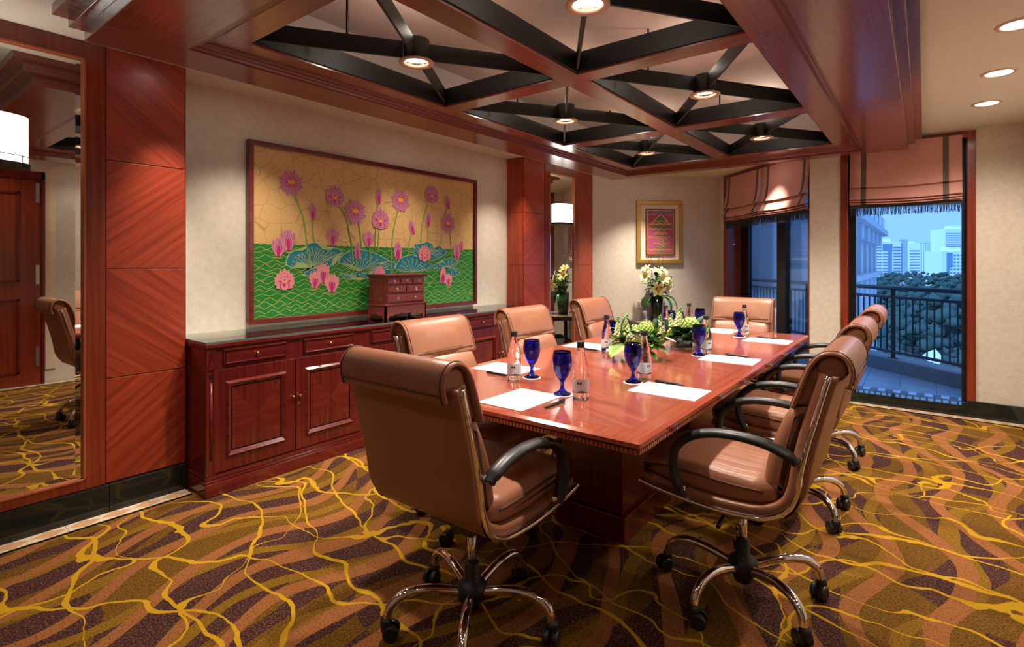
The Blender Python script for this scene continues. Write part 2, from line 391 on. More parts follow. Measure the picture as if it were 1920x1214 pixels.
# stone border between skirting and carpet
def border(name, p, q, nrm, wd, label, tl=.484):
    b = struct(name, label); p, q, nv = Vector(p), Vector(q), Vector(nrm); L = (q-p).length; t = (q-p)/L; k = max(1, round(L/tl))
    for i in range(k):
        a0 = L*i/k+.001; a1 = L*(i+1)/k-.001; mb = MB(); nl = 4; st = (a1-a0)/nl
        def P(s, d, z): g = p+t*s+nv*d; return (g.x, g.y, z)
        mb.add([P(a0,0,.001), P(a1,0,.001), P(a1,wd,.001), P(a0,wd,.001), P(a0,0,.006), P(a1,0,.006), P(a1,wd,.006), P(a0,wd,.006)],
               [(0,1,5,4),(1,2,6,5),(2,3,7,6),(3,0,4,7)], 0)
        for j in range(nl):
            s0 = a0+j*st; s1 = s0+st; sm = (s0+s1)/2; z = .006
            mb.add([P(s0,wd/2,z), P(sm,0,z), P(s1,wd/2,z), P(sm,wd,z)], [(0,1,2,3)], 1)
            mb.add([P(s0,0,z), P(sm,0,z), P(s0,wd/2,z)], [(0,1,2)], 0); mb.add([P(sm,0,z), P(s1,0,z), P(s1,wd/2,z)], [(0,1,2)], 0)
            mb.add([P(s0,wd,z), P(sm,wd,z), P(s0,wd/2,z)], [(0,1,2)], 0); mb.add([P(sm,wd,z), P(s1,wd,z), P(s1,wd/2,z)], [(0,1,2)], 0)
        mb.build('tile', ['cream_stone', 'tan_stone'], b)
    a = p+nv*wd; e_ = q+nv*wd
    MB().prism([tuple(a), tuple(e_), tuple(e_+nv*.010), tuple(a+nv*.010)], .0005, .0055).build('edge_strip', 'marble', b)
border('trim_1', (XPAN+.026, -.346), (XPAN+.026, 1.245), (1,0), .085, 'cream stone floor border with tan lozenges by the mirror wall')
border('trim_2', (XR-.028, YW-.03), (-.72, YW-.03), (0,-1), .085, 'cream stone floor border with tan lozenges under the tall window')
border('trim_3', (XR-.028, YB+.02), (XR-.028, YW-.128), (-1,0), .085, 'cream stone floor border with tan lozenges along the side wall')

# ------------------------------------------------------------------ mirrors (frame, bead, bevelled glass)
def wall_mirror(ya, yb, fw0, fw1, z0, z1, label):
    t = thing('wall_mirror', label, 'mirror', (XPAN, (ya+yb)/2, 0))
    def bx(x0,x1,y0,y1,a,b,mb): mb.box(x0, x1, y0-(ya+yb)/2, y1-(ya+yb)/2, a, b)
    mb = MB(); bx(-.012, .004, ya-fw0, ya, .148, ZC-.002, mb); bx(-.012, .004, yb, yb+fw1, .148, ZC-.002, mb)
    bx(-.012, .004, ya, yb, z1, ZC-.002, mb); bx(-.012, .004, ya, yb, .148, z0, mb); mb.build('frame', 'frame_wood', t, .001)
    mb = MB(); w_ = .012
    for (a,b,c_,d) in ((ya,ya+w_,z0,z1),(yb-w_,yb,z0,z1),(ya,yb,z1-w_,z1),(ya,yb,z0,z0+w_)): bx(-.008, .009, a, b, c_, d, mb)
    mb.build('bead', 'bead', t, .003)
    # bevelled glass: flat centre plus four gently sloped edge strips
    bw = .028; y0, y1 = ya+w_-(ya+yb)/2, yb-w_-(ya+yb)/2; a, b = z0+w_, z1-w_; xf, xe = -.006, -.0085
    vs = [(xf,y0+bw,a+bw),(xf,y1-bw,a+bw),(xf,y1-bw,b-bw),(xf,y0+bw,b-bw),(xe,y0,a),(xe,y1,a),(xe,y1,b),(xe,y0,b)]
    MB().add(vs, [(0,1,2,3),(4,5,1,0),(5,6,2,1),(6,7,3,2),(7,4,0,3)]).build('glass', 'mirror', t)
    return t
wall_mirror(.06, .802, .08, .08, .192, 2.296, 'tall wall mirror with a ground edge in a red wood frame beside veneer panels')
wall_mirror(4.954, 5.492, .085, .099, .192, 2.292, 'narrow wall mirror set into the far mahogany pilaster')

# sconces: half-drum opal shade in a dark metal frame
def sconce(y, label):
    t = thing('wall_sconce', label, 'wall lamp', (XPAN-.004, y, 1.71), 0, 'half drum sconces on the mirrors')
    def arc(rx, ry, k=18): return [(rx*math.sin(PI*i/k), -ry*math.cos(PI*i/k)) for i in range(k+1)]
    a = arc(.105, .155)
    mb = MB(); k = len(a)
    mb.add([(p[0],p[1],.022) for p in a]+[(p[0],p[1],.235) for p in a], [(i,i+1,k+i+1,k+i) for i in range(k-1)], 0, True)
    mb.add([(p[0],p[1],.022) for p in a], [tuple(range(k))])
    mb.build('shade', 'opal', t)
    MB().add([(p[0]*.97,p[1]*.97,.222) for p in a], [tuple(range(k))]).build('lit_opening', 'bulb_glow', t)
    mb = MB(); mb.prism(arc(.112, .165), 0, .022); mb.build('base_plate', 'bronze', t)
    mb = MB(); b2 = arc(.109, .160); mb.tube([(p[0],p[1],.052) for p in b2], .0022, 5)
    for i in (4, 9, 14): p = b2[i]; mb.tube([(p[0],p[1],.02),(p[0],p[1],.054)], .0022, 5)
    p = b2[5]; mb.tube([(p[0],p[1],.02),(p[0],p[1],.237)], .0026, 5)
    mb.build('wire_frame', 'bronze', t)
    MB().box(.0, .02, -.03, .03, .02, .25).build('back_plate', 'bronze', t)
    return t
M['opal'] = emit('opal_lit_glass', (1.0, .96, .90), 2.6)
M['bulb_glow'] = emit('bulb_glow', (1.0, .95, .86), 13)
M['bronze'] = plain('dark_bronze', (.03, .028, .025), .35, .6)
sconce(.432, 'lit half drum sconce on the tall mirror, cut by the picture edge')
sconce(5.235, 'lit half drum sconce on the narrow far mirror')

# ------------------------------------------------------------------ coffered wooden ceiling canopy
cc = struct('coffered_ceiling', 'dropped mahogany canopy with six open coffers and black crossed bars')
SX0, SX1, SY0, SY1 = -2.85, -.102, .687, 5.59
IX0, IX1, IY0, IY1 = -2.60, -.40, 1.0, 5.45
lay = [(2.23, 2.285, 0, 0), (2.285, 2.335, .045, .085), (2.335, 2.38, .09, .17)]
for z0, z1, o, of in lay:
    x0, x1, y0, y1 = SX0-o, SX1+o, SY0-o, SY1+of
    MB().box(x0, IX0, y0, y1, z0, z1).build('soffit_board', 'soffit', cc, .002)
    MB().box(IX1, x1, y0, y1, z0, z1).build('soffit_board', 'soffit', cc, .002)
    MB().box(IX0, IX1, y0, IY0, z0, z1).build('soffit_board', 'soffit_x', cc, .002)
    MB().box(IX0, IX1, IY1, y1, z0, z1).build('soffit_board', 'soffit_x', cc, .002)
# inner moulding stepping up to the band
prof = [(0, 2.236), (.012, 2.236), (.02, 2.246), (.034, 2.246), (.04, 2.256), (.055, 2.258), (.06, 2.27), (0, 2.27)]
def mould(p, q, nv, name='moulding'):
    p, q, nv = Vector(p), Vector(q), Vector(nv); t = (q-p).normalized(); mb = MB(); k = len(prof)
    rings = []
    for e_, sgn in ((p, 1), (q, -1)):
        rings.append([((e_+nv*d+t*sgn*d).x, (e_+nv*d+t*sgn*d).y, z) for d, z in prof])
    mb.loft(rings, smooth=False); mb.build(name, 'mould', cc)
mould((IX0,IY0), (IX0,IY1), (1,0)); mould((IX1,IY1), (IX1,IY0), (-1,0)); mould((IX1,IY0), (IX0,IY0), (0,1)); mould((IX0,IY1), (IX1,IY1), (0,-1))
KX = [(-2.42, -1.58), (-1.45, -.607)]; KY = [(1.184, 2.434), (2.56, 3.85), (4.0, 5.205)]
ZB0, ZB1 = 2.268, 2.352
def band(x0,x1,y0,y1,mat): MB().box(x0,x1,y0,y1,ZB0,ZB1).build('beam', mat, cc, .0015)
band(IX0, KX[0][0], IY0, IY1, 'soffit'); band(KX[1][1], IX1, IY0, IY1, 'soffit'); band(KX[0][0], KX[1][1], IY0, KY[0][0], 'soffit_x'); band(KX[0][0], KX[1][1], KY[2][1], IY1, 'soffit_x')
band(KX[0][1], KX[1][0], KY[0][0], KY[2][1], 'soffit')
for a, b in ((KY[0][1], KY[1][0]), (KY[1][1], KY[2][0])):
    band(KX[0][0], KX[0][1], a, b, 'soffit_x'); band(KX[1][0], KX[1][1], a, b, 'soffit_x')
def downlight_can(loc, label, group):
    t = thing('downlight', label, 'ceiling lamp', loc, 0, group)
    MB().lathe([(.064,.006),(.064,.115),(.0,.115)], 24).build('housing', 'black_bar', t)
    MB().lathe([(.058,.012),(.062,0),(.086,.0),(.087,.006),(.064,.012)], 28).build('trim_ring', 'trim_beige', t)
    MB().lathe([(.058,.012),(.050,.045),(.034,.075)], 24).build('reflector', 'reflector', t)
    MB().lathe([(.0,.022),(.050,.022),(.050,.032),(0,.032)], 20).build('lamp', 'lamp_glow', t)
    return t
M['trim_beige'] = plain('beige_trim_ring', (.50, .33, .22), .4)
M['reflector'] = plain('faceted_reflector', (.9, .88, .86), .12, 1.0)
M['lamp_glow'] = emit('lamp_glow', (1.0, .96, .91), 14)
names = [['near coffer on the painting side', 'middle coffer on the painting side', 'far coffer on the painting side'], ['near coffer on the window side, cut by the top edge', 'middle coffer on the window side', 'far coffer on the window side']]
for ix, (x0, x1) in enumerate(KX):
    for iy, (y0, y1) in enumerate(KY):
        cx, cy = (x0+x1)/2, (y0+y1)/2; th = .006
        for (a0,a1,b0,b1) in ((x0,x0+.01,y0,y1),(x1-.01,x1,y0,y1),(x0+.01,x1-.01,y0,y0+.01),(x0+.01,x1-.01,y1-.01,y1)):
            MB().box(a0,a1,b0,b1,ZB0+.012,ZB1+.03).build('liner', 'black_bar', cc)
        for sx, sy in ((x0+.01,y0+.01),(x1-.01,y0+.01),(x0+.01,y1-.01),(x1-.01,y1-.01)):
            d = Vector((cx-sx, cy-sy)).normalized(); nv = Vector((-d.y, d.x))*th
            a = Vector((sx,sy)); b = Vector((cx,cy))-d*.066
            MB().prism([tuple(a-nv), tuple(b-nv), tuple(b+nv), tuple(a+nv)], ZB0+.022, ZB0+.104).build('crossbar', 'black_bar', cc)
        MB().tube([(x0+.16, cy-.22, ZB1), (x0+.16, cy-.22, ZT)], .006, 6).build('hanger_rod', 'black_bar', cc)
        downlight_can((cx, cy, ZB0+.002), 'round downlight in the '+names[ix][iy], 'downlights in the coffers')
        spot('coffer_spot', (cx, cy, ZB0+.004), COFFER_W, 120, .7)
        l_ = bpy.data.lights.new('coffer_fill', 'POINT'); l_.energy = 2.4; l_.color = WARM; l_.shadow_soft_size = .03; lo_ = bpy.data.objects.new('coffer_fill', l_); COL.objects.link(lo_); lo_.location = (cx, cy, ZB0+.17)  # added fill light above each can, brightens the coffer ceiling
def downlight_flat(x, y, label, group, power=None, size=95, blend=.6, tilt=(0,0,0)):
    t = thing('recessed_downlight', label, 'ceiling lamp', (x, y, ZC), 0, group)
    MB().lathe([(.060,.001),(.064,-.006),(.082,-.004),(.084,.0)], 28).build('trim_ring', 'trim_beige', t)
    MB().lathe([(.0,-.003),(.060,-.003),(.060,.001)], 24).build('lamp', 'lamp_glow', t)
    if power: spot('downlight_spot', (x, y, ZC-.012), power, size, blend, tilt)
for y_, nm_ in ((3.377, 'nearest the picture edge'), (4.176, 'between the other two'), (4.928, 'closest to the tall window')):
    downlight_flat(.345, y_, 'recessed downlight in the plain ceiling, '+nm_, 'recessed downlights in the plain ceiling', SIDE_W*2.0, 150, .95)
for x_, y_ in ((.345, 2.578), (.345, 1.779), (.345, .98), (.345, .18), (-.75, -.30), (-1.75, -.30), (-2.75, -.30)):
    downlight_flat(x_, y_, 'unseen fill downlight added to the plain ceiling, out of view', 'added fill downlights out of view', SIDE_W*.17, 125)  # unseen downlights added to fill the foreground and near chair back
# wall washers in the ceiling strips behind the canopy
for (x_, y_, pw, sz, tl, nm_) in ((-3.01, 1.66, 115, 92, (0, R(4), 0), 'above the near end of the credenza'), (-3.01, 2.95, 75, 92, (0, R(4), 0), 'above the lotus painting'), (-3.01, 4.20, 115, 92, (0, R(4), 0), 'above the far end of the credenza'),
                              (-2.95, 1.16, 120, 46, (0, R(18), 0), 'above the red veneer panels'), (-2.45, 6.05, 290, 92, (R(-6), R(4), 0), 'above the gold framed picture'), (-1.40, 5.98, 110, 56, (R(16), R(-12), 0), 'above the angled bay blind')):
    downlight_flat(x_, y_, 'recessed wall-washing downlight '+nm_, 'wall washers behind the canopy', pw, sz, .95, tl)

# ------------------------------------------------------------------ windows
M['alu'] = plain('black_aluminium', (.012, .013, .014), .35, .3)
for a_, e_ in ((W2A, -.17), (-.17, W2B-.06)): MB().box(a_+.001, e_-.001, YW-.028, YW+.02, 0, .082).build('tile', 'marble', bpy.data.objects['baseboard_north'], .002)
wd = struct('window_2', 'tall balcony window in a red wood frame')
mb = MB(); mb.box(W2A, W2A+.055, YW-.016, YW+.03, .099, W2T); mb.box(W2B-.055, W2B, YW-.016, YW+.03, .142, W2T); mb.box(W2A+.055, W2B-.055, YW-.016, YW+.03, W2T-.055, W2T)
mb.build('window_frame', 'frame_wood', wd, .003)
mb = MB(); mb.box(W2A+.03, W2A+.06, YW+.03, YW+.16, .098, W2T); mb.box(W2B-.06, W2B-.03, YW+.03, YW+.16, .098, W2T); mb.build('window_reveal', 'wood_v', wd)
mb = MB(); mb.box(-.552, -.50, YW+.10, YW+.15, .098, W2T); mb.box(.253, .285, YW+.10, YW+.15, .098, W2T); mb.box(-.50, .253, YW+.10, YW+.15, .082, .100); mb.box(-.50, .253, YW+.10, YW+.15, 2.26, W2T)
mb.build('sash', 'alu', wd, .002)
MB().box(-.50, .253, YW+.122, YW+.128, .10, 2.26).build('pane', 'pane', wd)
MB().box(W2A, W2B-.05, YW-.03, YW+.10, .083, .098).build('window_sill', 'marble', wd, .003)
wd = struct('window_1', 'sliding balcony door in the angled bay, red wood frame')
def dbox(mb, s0, s1, d0, d1, z0, z1, mat=0): mb.prism([dg(s0,d0), dg(s0,d1), dg(s1,d1), dg(s1,d0)], z0, z1, mat)
mb = MB(); dbox(mb, W1A, W1A+.06, -.016, .03, .0, W2T+.01); dbox(mb, W1B-.081, W1B, -.016, .03, 0, W2T+.01); dbox(mb, W1A+.06, W1B-.081, -.016, .03, W2T-.05, W2T+.01)
mb.build('window_frame', 'frame_wood', wd, .003)
mb = MB(); dbox(mb, W1B-.083, W1B-.06, .03, .2, .08, W2T); dbox(mb, W1A+.035, W1A+.06, .03, .2, .08, W2T); mb.build('window_reveal', 'soffit', wd)
mb = MB(); dbox(mb, 1.544, 1.709, .17, .22, .08, W2T+.01); dbox(mb, .823, .974, .17, .235, .08, W2T+.01); dbox(mb, .206, .24, .17, .22, .08, W2T+.01); dbox(mb, .206, 1.709, .17, .22, .08, .13); dbox(mb, .206, 1.709, .17, .22, 2.28, W2T+.01)
mb.build('sash', 'alu', wd, .002)
for a, b in ((.24, .823), (.974, 1.544)):
    q = MB(); dbox(q, a, b, .193, .199, .13, 2.28); q.build('pane', 'pane', wd)

# roman blinds
n = NT('pink_blind_cloth'); f = n.noise(n.mapping(n.coords(), scale=(1, 1, .08)), 260, 2); n.set(Base_Color=n.mix(f, (.50, .225, .185), (.60, .29, .24)), Roughness=.75); n.bump(f, .2, .003); M['blind'] = n.m
M['blind_stripe'] = plain('brown_blind_braid', (.11, .072, .050), .8)
M['fringe'] = plain('dark_fringe_thread', (.018, .018, .024), .7)
def blind(name, label, width, loc, rz, stripes, seed, group='roman blinds'):
    # local: x along the window, y towards the room, z up from the floor
    t = thing('roman_blind', label, 'blind', loc, rz, group); rnd = random.Random(seed)
    prof = [(.004, 2.352), (.006, 2.30), (.012, 2.20), (.020, 2.10), (.034, 2.01), (.052, 1.965), (.050, 1.955), (.018, 1.962), (.020, 1.955), (.052, 1.90), (.072, 1.858), (.068, 1.846), (.030, 1.856),
            (.032, 1.848), (.064, 1.832), (.062, 1.824), (.026, 1.832), (.03, 1.822), (.058, 1.812), (.054, 1.804), (.022, 1.81), (.022, 1.79)]
    pr = catmull(prof, 3); k = len(pr); st = sorted({0.0, width, *[s for a in stripes for s in a], *[width*i/8 for i in range(1, 8)]})
    mb = MB(); vs = []
    for s in st:
        sag = .014*math.sin(PI*s/width)
        vs += [(s, y_, z_-sag*min(1, (2.352-z_)/.4)) for y_, z_ in pr]
    for i in range(len(st)-1):
        mid = (st[i]+st[i+1])/2; mt = 1 if any(a <= mid <= b for a, b in stripes) else 0
        mb.add([], []); 
        o = 0
        for j in range(k-1): mb.f.append((i*k+j, (i+1)*k+j, (i+1)*k+j+1, i*k+j+1)); mb.mi.append(mt); mb.sm.append(True)
    mb.v = vs; o_ = mb.build('cloth', ['blind', 'blind_stripe'], t)
    sm = o_.modifiers.new('thickness', 'SOLIDIFY'); sm.thickness = .003
    fb = MB(); q = int(width/.0048)
    fb.box(.004, width-.004, .014, .026, 1.765, 1.795)
    for i in range(q):
        s = .004+(width-.008)*i/(q-1); l = .06+.018*rnd.random(); dx = rnd.uniform(-.008, .008); dy = rnd.uniform(-.004, .004)
        fb.add([(s-.0019,.02,1.77),(s+.0019,.02,1.77),(s,.0225,1.77),(s-.0019+dx,.02+dy,1.77-l),(s+.0019+dx,.02+dy,1.77-l),(s+dx,.0225+dy,1.77-l)],
               [(0,1,4,3),(1,2,5,4),(2,0,3,5),(3,4,5)])
    fo = fb.build('fringe', 'fringe', t); fo['kind'] = 'stuff'
    MB().box(0, width, -.012, .008, 2.335, 2.357).build('head_rail', 'wood_x', t)
    return t
blind('b', 'wide pink roman blind with two brown braids over the tall window', .785, (.25, YW-.018, 0), PI, [(.085, .125), (.66, .70)], 1)
p = dg(.96, -.018); blind('b', 'half pink roman blind in the bay, beside the papered pier', .789, (dg(.168,-.018)[0], dg(.168,-.018)[1], 0), R(135), [(.05, .09), (.645, .685)], 2)
blind('b', 'half pink roman blind in the bay, next to the picture wall', .735, (dg(.968,-.018)[0], dg(.968,-.018)[1], 0), R(135), [(.05, .09), (.645, .685)], 3)
# curtain tie-back hook on the bay reveal
t = thing('tieback_hook', 'small clear glass tie-back knob on the bay window jamb', 'hook', (*dg(1.70, .055), 1.50))
MB().tube([(0,0,0), (.01,-.01,0), (.03,-.03,.005)], .006, 8).build('stem', 'chrome', t)
MB().lathe([(0,-.02),(.016,-.016),(.022,0),(.016,.016),(0,.02)], 14, (.036,-.036,.008)).build('knob', 'vase_glass', t)

# ------------------------------------------------------------------ balcony
M['bal_tile'] = plain('balcony_tile', (.33, .36, .40), .3); M['conc'] = plain('curb_concrete', (.20, .21, .22), .7); M['rail'] = plain('railing_paint', (.035, .055, .07), .4)
M['slot_a'] = plain('white_threshold_tile', (.80, .80, .80), .4); M['slot_b'] = plain('dark_threshold_tile', (.10, .11, .13), .4)
bf = struct('balcony_floor', 'grey tiled balcony floor outside the windows')
MB().prism([(1.9,5.95), (1.9,6.2), (-2.6,10.4), (-3.9,9.0), (-2.3,7.5), dg(1.9,.22), dg(-.02,.22), (-.62,5.95)], -.1, -.008).build('slab', 'conc', bf)
tile0 = MB().box(.002, .298, .002, .298, -.008, 0).build('tile', 'bal_tile', bf); first = True
for i in range(-4, 5):
    for j in range(0, 9):
        x0, y0 = i*.3-.2, 6.08+j*.3
        if x0+y0 > 7.2 or x0+y0 < 5.3: continue
        if first: tile0.location = (x0, y0, 0); first = False
        else: inst(tile0, None, bf, (x0, y0, 0))
for i in range(26): MB().box(-.80+i*.062, -.80+(i+1)*.062-.002, 6.40, 6.54, .0005, .004).build('tile', 'slot_a' if i % 2 else 'slot_b', bf)
K = 7.3; U = Vector((-1,1)).normalized(); P0 = Vector((K+.1-5.7, 5.7))
def bl(s, k=0.0, z=0.0): p = P0 + U*s + Vector((1,1)).normalized()*k; return (p.x, p.y, z)
cb = MB(); cb.prism([bl(-.3,-.07)[:2], bl(6.6,-.07)[:2], bl(6.6,.22)[:2], bl(-.3,.22)[:2]], -.1, .15); tag(cb.build('balcony_curb', 'conc', None, .01), 'low concrete curb under the balcony railing', kind='structure')
t = thing('balcony_railing', 'dark painted metal railing with upright bars around the balcony', 'railing', (0,0,0))
MB().tube([bl(-.2,.02,.975), bl(6.5,.02,.975)], .026, 10).build('top_rail', 'rail', t)
MB().tube([bl(-.2,.02,.868), bl(6.5,.02,.868)], .018, 8).build('middle_rail', 'rail', t)
MB().tube([bl(-.2,.02,.225), bl(6.5,.02,.225)], .018, 8).build('bottom_rail', 'rail', t)
S0 = (P0.y*0 + (7.70-5.7))*math.sqrt(2)            # a post stands here
b0 = None
for i in range(-32, 42):
    s = S0 + i*.0885
    if s < -.15 or s > 6.45: continue
    p = bl(s, .02)
    if i % 17 == 0:
        MB().box(p[0]-.022, p[0]+.022, p[1]-.022, p[1]+.022, .15, .96).build('post', 'rail', t)
        MB().box(p[0]-.05, p[0]+.05, p[1]-.05, p[1]+.05, .15, .162).build('post_foot', 'rail', t)
    else:
        MB().box(p[0]-.008, p[0]+.008, p[1]-.008, p[1]+.008, .225, .868).build('baluster', 'rail', t)

# ------------------------------------------------------------------ outside: hotel wing, city, trees
M['wing'] = plain('pale_render', (.55, .58, .62), .8); M['wing_glass'] = plain('wing_glazing', (.05, .09, .14), .15)
M['tower'] = plain('white_cladding', (.80, .82, .84), .7); M['tower_glass'] = plain('tower_glazing', (.16, .27, .40), .4)
M['leafmass'] = plain('hazy_treetop_green', (.036, .075, .062), .9); M['ground'] = plain('park_green', (.05, .09, .06), .95); M['tent'] = plain('tent_fabric', (.85, .87, .9), .7)  # treetop colour pulled towards teal in place of distance haze
t = thing('hotel_wing', 'pale hotel wing with columns and bracketed cornice beyond the balcony', 'building', (-4.2, 12, 0))
MB().box(-.6, 0, 0, 50, -14, 5.2).build('wall', 'wing', t)
MB().box(-.6, 1.5, 0, 50.5, 3.75, 4.2).build('cornice', 'wing', t); MB().box(-.6, 1.1, 0, 50.5, .1, .45).build('ledge', 'wing', t)
for i in range(11):
    y_ = .3+i*4.6
    MB().box(0, .75, y_, y_+1.3, -14, 3.75).build('column', 'wing', t, .05)
    MB().box(0, 1.15, y_-.1, y_+1.4, 2.75, 3.75).build('bracket', 'wing', t, .03)
    f_ = MB().box(.02, .1, y_+1.9, y_+4.0, .6, 2.7).build('window', 'wing_glass', t)
    for q in range(6): MB().box(.1, .16, y_+1.9, y_+4.0, .8+q*.34, .86+q*.34).build('louvre', 'wing', f_)
    MB().box(1.2, 1.25, y_, y_+3.6, 4.2, 5.3).build('glass_screen', 'wing_glass', t)
def tower(label, x, y, wd_, dp, top, bands=None, cols=1, base=-60, rot=37.7, side=None):  # blocks placed from image pixels, pushed out along sight lines, squared to camera
    t = thing('tower_block', label, 'building', (x, y, 0), R(rot))
    MB().box(0, wd_, 0, dp, base, top).build('walls', 'tower', t)
    MB().box(wd_*.3, wd_*.7, dp*.2, dp*.6, top, top+wd_*.12).build('plant_room', 'tower', t)
    return t
def band_rows(t, x0, x1, z0, z1, pitch, h):
    first = None; k = int((z1-z0)/pitch)
    for i in range(k):
        if first is None: first = MB().box(x0, x1, -.6, .2, 0, h).build('window_band', 'tower_glass', t); first.location = (0,0,z0)
        else: inst(first, None, t, (0,0,z0+i*pitch))
t = tower('white office block with long window bands and a blue glass corner', -66, 1086, 45, 30, 36)
band_rows(t, 1, 12, -40, 30, 5.0, 1.7); band_rows(t, 32, 44, -40, 33, 5.0, 2.3); band_rows(t, 14, 24, -40, 20, 5.0, 1.7)
MB().box(13.5, 30, -.5, .2, 20, 32).build('glass_front', 'tower_glass', t); MB().box(23, 29, -.7, .2, -45, 20).build('glass_strip', 'tower_glass', t)
MB().box(45, 59, 4, 30, -60, 40).build('side_block', plain('blue_grey_cladding', (.42, .50, .60), .6), t)
t = tower('white office slab with even window bands beside a ribbed block', -26, 1484, 24, 30, 44)
band_rows(t, 1, 23, -45, 36, 6.4, 2.4)
MB().box(24, 50, 3, 30, -60, 44).build('ribbed_block', plain('blue_grey_rib', (.36, .44, .56), .6), t)
for i in range(5): MB().box(26+i*5, 28+i*5, 2, 3.2, -50, 42).build('rib', 'tower', t)
t = tower('small pale distant block between the office towers', 12, 1325, 18, 15, 3); band_rows(t, 7, 11, -30, -3, 5, 3)
t = tower('tall pale tower with a fine grid of windows', 36, 1480, 60, 40, 73)
g = MB()
for i in range(22):
    for j in range(14): g.box(1.5+i*2.6, 3.1+i*2.6, -.5, .2, 2+j*4.6, 4.4+j*4.6)
go = g.build('window_grid', 'tower_glass', t); go['kind'] = 'stuff'
t = tower('white stepped office block with square windows before the tall tower', 26.5, 1284, 60, 40, 22)
MB().box(9, 20, -.8, .2, -8, 19).build('glass_front', 'tower_glass', t); MB().box(9, 14, -.8, .2, -24, -8).build('glass_front', 'tower_glass', t)
w0 = None
for i in range(7):
    for j in range(9):
        x_, z_ = 22+i*6.5-(6.5 if j < 5 else 0), -40+j*6.6
        if w0 is None: w0 = MB().box(0, 4, -.6, .2, 0, 3).build('window', 'tower_glass', t); w0.location = (x_, 0, z_)
        else: inst(w0, None, t, (x_, 0, z_))
t = tower('narrow pale tower peeping over the wing roof', -75, 1345, 14, 14, 75); band_rows(t, 1, 13, 30, 72, 6, 2)
tag(MB().box(-900, 900, 70, 2600, -46, -45).build('ground', 'ground'), kind='structure')
rnd = random.Random(4); fm = MB()
ico = bmesh.new(); bmesh.ops.create_icosphere(ico, subdivisions=1, radius=1); ico.verts.ensure_lookup_table()
iv = [v.co.copy() for v in ico.verts]; ifc = [tuple(v.index for v in f.verts) for f in ico.faces]; ico.free()
def blob(mb, c_, r, sq=.75, jit=.16, mat=0, smooth=True):
    mb.add([(c_[0]+v.x*r*(1+rnd.uniform(-jit,jit)), c_[1]+v.y*r*(1+rnd.uniform(-jit,jit)), c_[2]+v.z*r*sq*(1+rnd.uniform(-jit,jit))) for v in iv], ifc, mat, smooth)
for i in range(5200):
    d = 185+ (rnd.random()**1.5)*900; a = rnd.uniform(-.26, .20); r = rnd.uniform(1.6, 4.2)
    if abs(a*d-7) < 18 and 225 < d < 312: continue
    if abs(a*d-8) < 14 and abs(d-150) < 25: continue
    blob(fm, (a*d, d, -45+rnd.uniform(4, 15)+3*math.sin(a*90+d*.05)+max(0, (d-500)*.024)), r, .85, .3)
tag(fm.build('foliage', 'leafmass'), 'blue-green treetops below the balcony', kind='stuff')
for i, (x_, y_, s_) in enumerate(((9.5, 262, 4.5), (3, 285, 4))):
    t = thing('marquee_tent', ('white peaked marquee tent among the trees, the broader one', 'white peaked marquee tent among the trees, the smaller one')[i], 'tent', (x_, y_, -45), R(25))
    MB().add([(-s_,-s_,4),(s_,-s_,4),(s_,s_,4),(-s_,s_,4),(0,0,11)], [(0,1,4),(1,2,4),(2,3,4),(3,0,4)]).build('canopy', 'tent', t)
    for a, b in ((-1,-1),(1,-1),(1,1),(-1,1)): MB().box(a*s_*.95-.2, a*s_*.95+.2, b*s_*.95-.2, b*s_*.95+.2, 0, 4.1).build('pole', 'tent', t)
t = thing('park_tree', 'big dark tree rising beside the stepped office block', 'tree', (7.6, 150, -45))
q = MB()
for i in range(110): blob(q, (2+rnd.gauss(0,4), rnd.gauss(0,3), 34+rnd.gauss(0,4)), rnd.uniform(.9, 2.0), .9, .3)
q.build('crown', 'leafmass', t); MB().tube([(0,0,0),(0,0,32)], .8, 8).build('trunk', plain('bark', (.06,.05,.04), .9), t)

# ------------------------------------------------------------------ door on the right wall (seen in the mirror)
dr = struct('door_1', 'red panelled door reflected in the tall mirror')
MB().box(XR-.03, XR, .40, 1.40, .01, 2.14).build('door_leaf', 'frame_wood', dr, .002)
for a, b in ((.06, .9), (1.0, 2.0)):
    q = MB(); q.box(XR-.045, XR-.03, .56, 1.23, a+.08, a+.10); q.box(XR-.045, XR-.03, .56, 1.23, b-.02, b); q.box(XR-.045, XR-.03, .56, .58, a+.08, b); q.box(XR-.045, XR-.03, 1.21, 1.23, a+.08, b); q.build('panel_moulding', 'wood_v', dr)
q = MB(); q.box(XR-.05, XR, .32, .40, 0, 2.22); q.box(XR-.05, XR, 1.40, 1.425, 0, 2.22); q.box(XR-.05, XR, .32, 1.425, 2.14, 2.22); q.build('door_frame', 'wood_v', dr)
for z_ in (.30, 1.15, 2.0): MB().box(XR-.042, XR-.028, 1.355, 1.385, z_-.1, z_+.1).build('hinge', 'steel', dr)
MB().tube([(XR-.03,.47,1.0),(XR-.085,.47,1.0),(XR-.085,.58,1.0)], .01, 8).build('door_handle', 'steel', dr)
q = MB(); q.box(XR-.02, XR, 1.435, 1.52, .15, 2.22); tag(q.build('trim_4', 'cream_stone'), 'cream stone door surround', kind='structure')

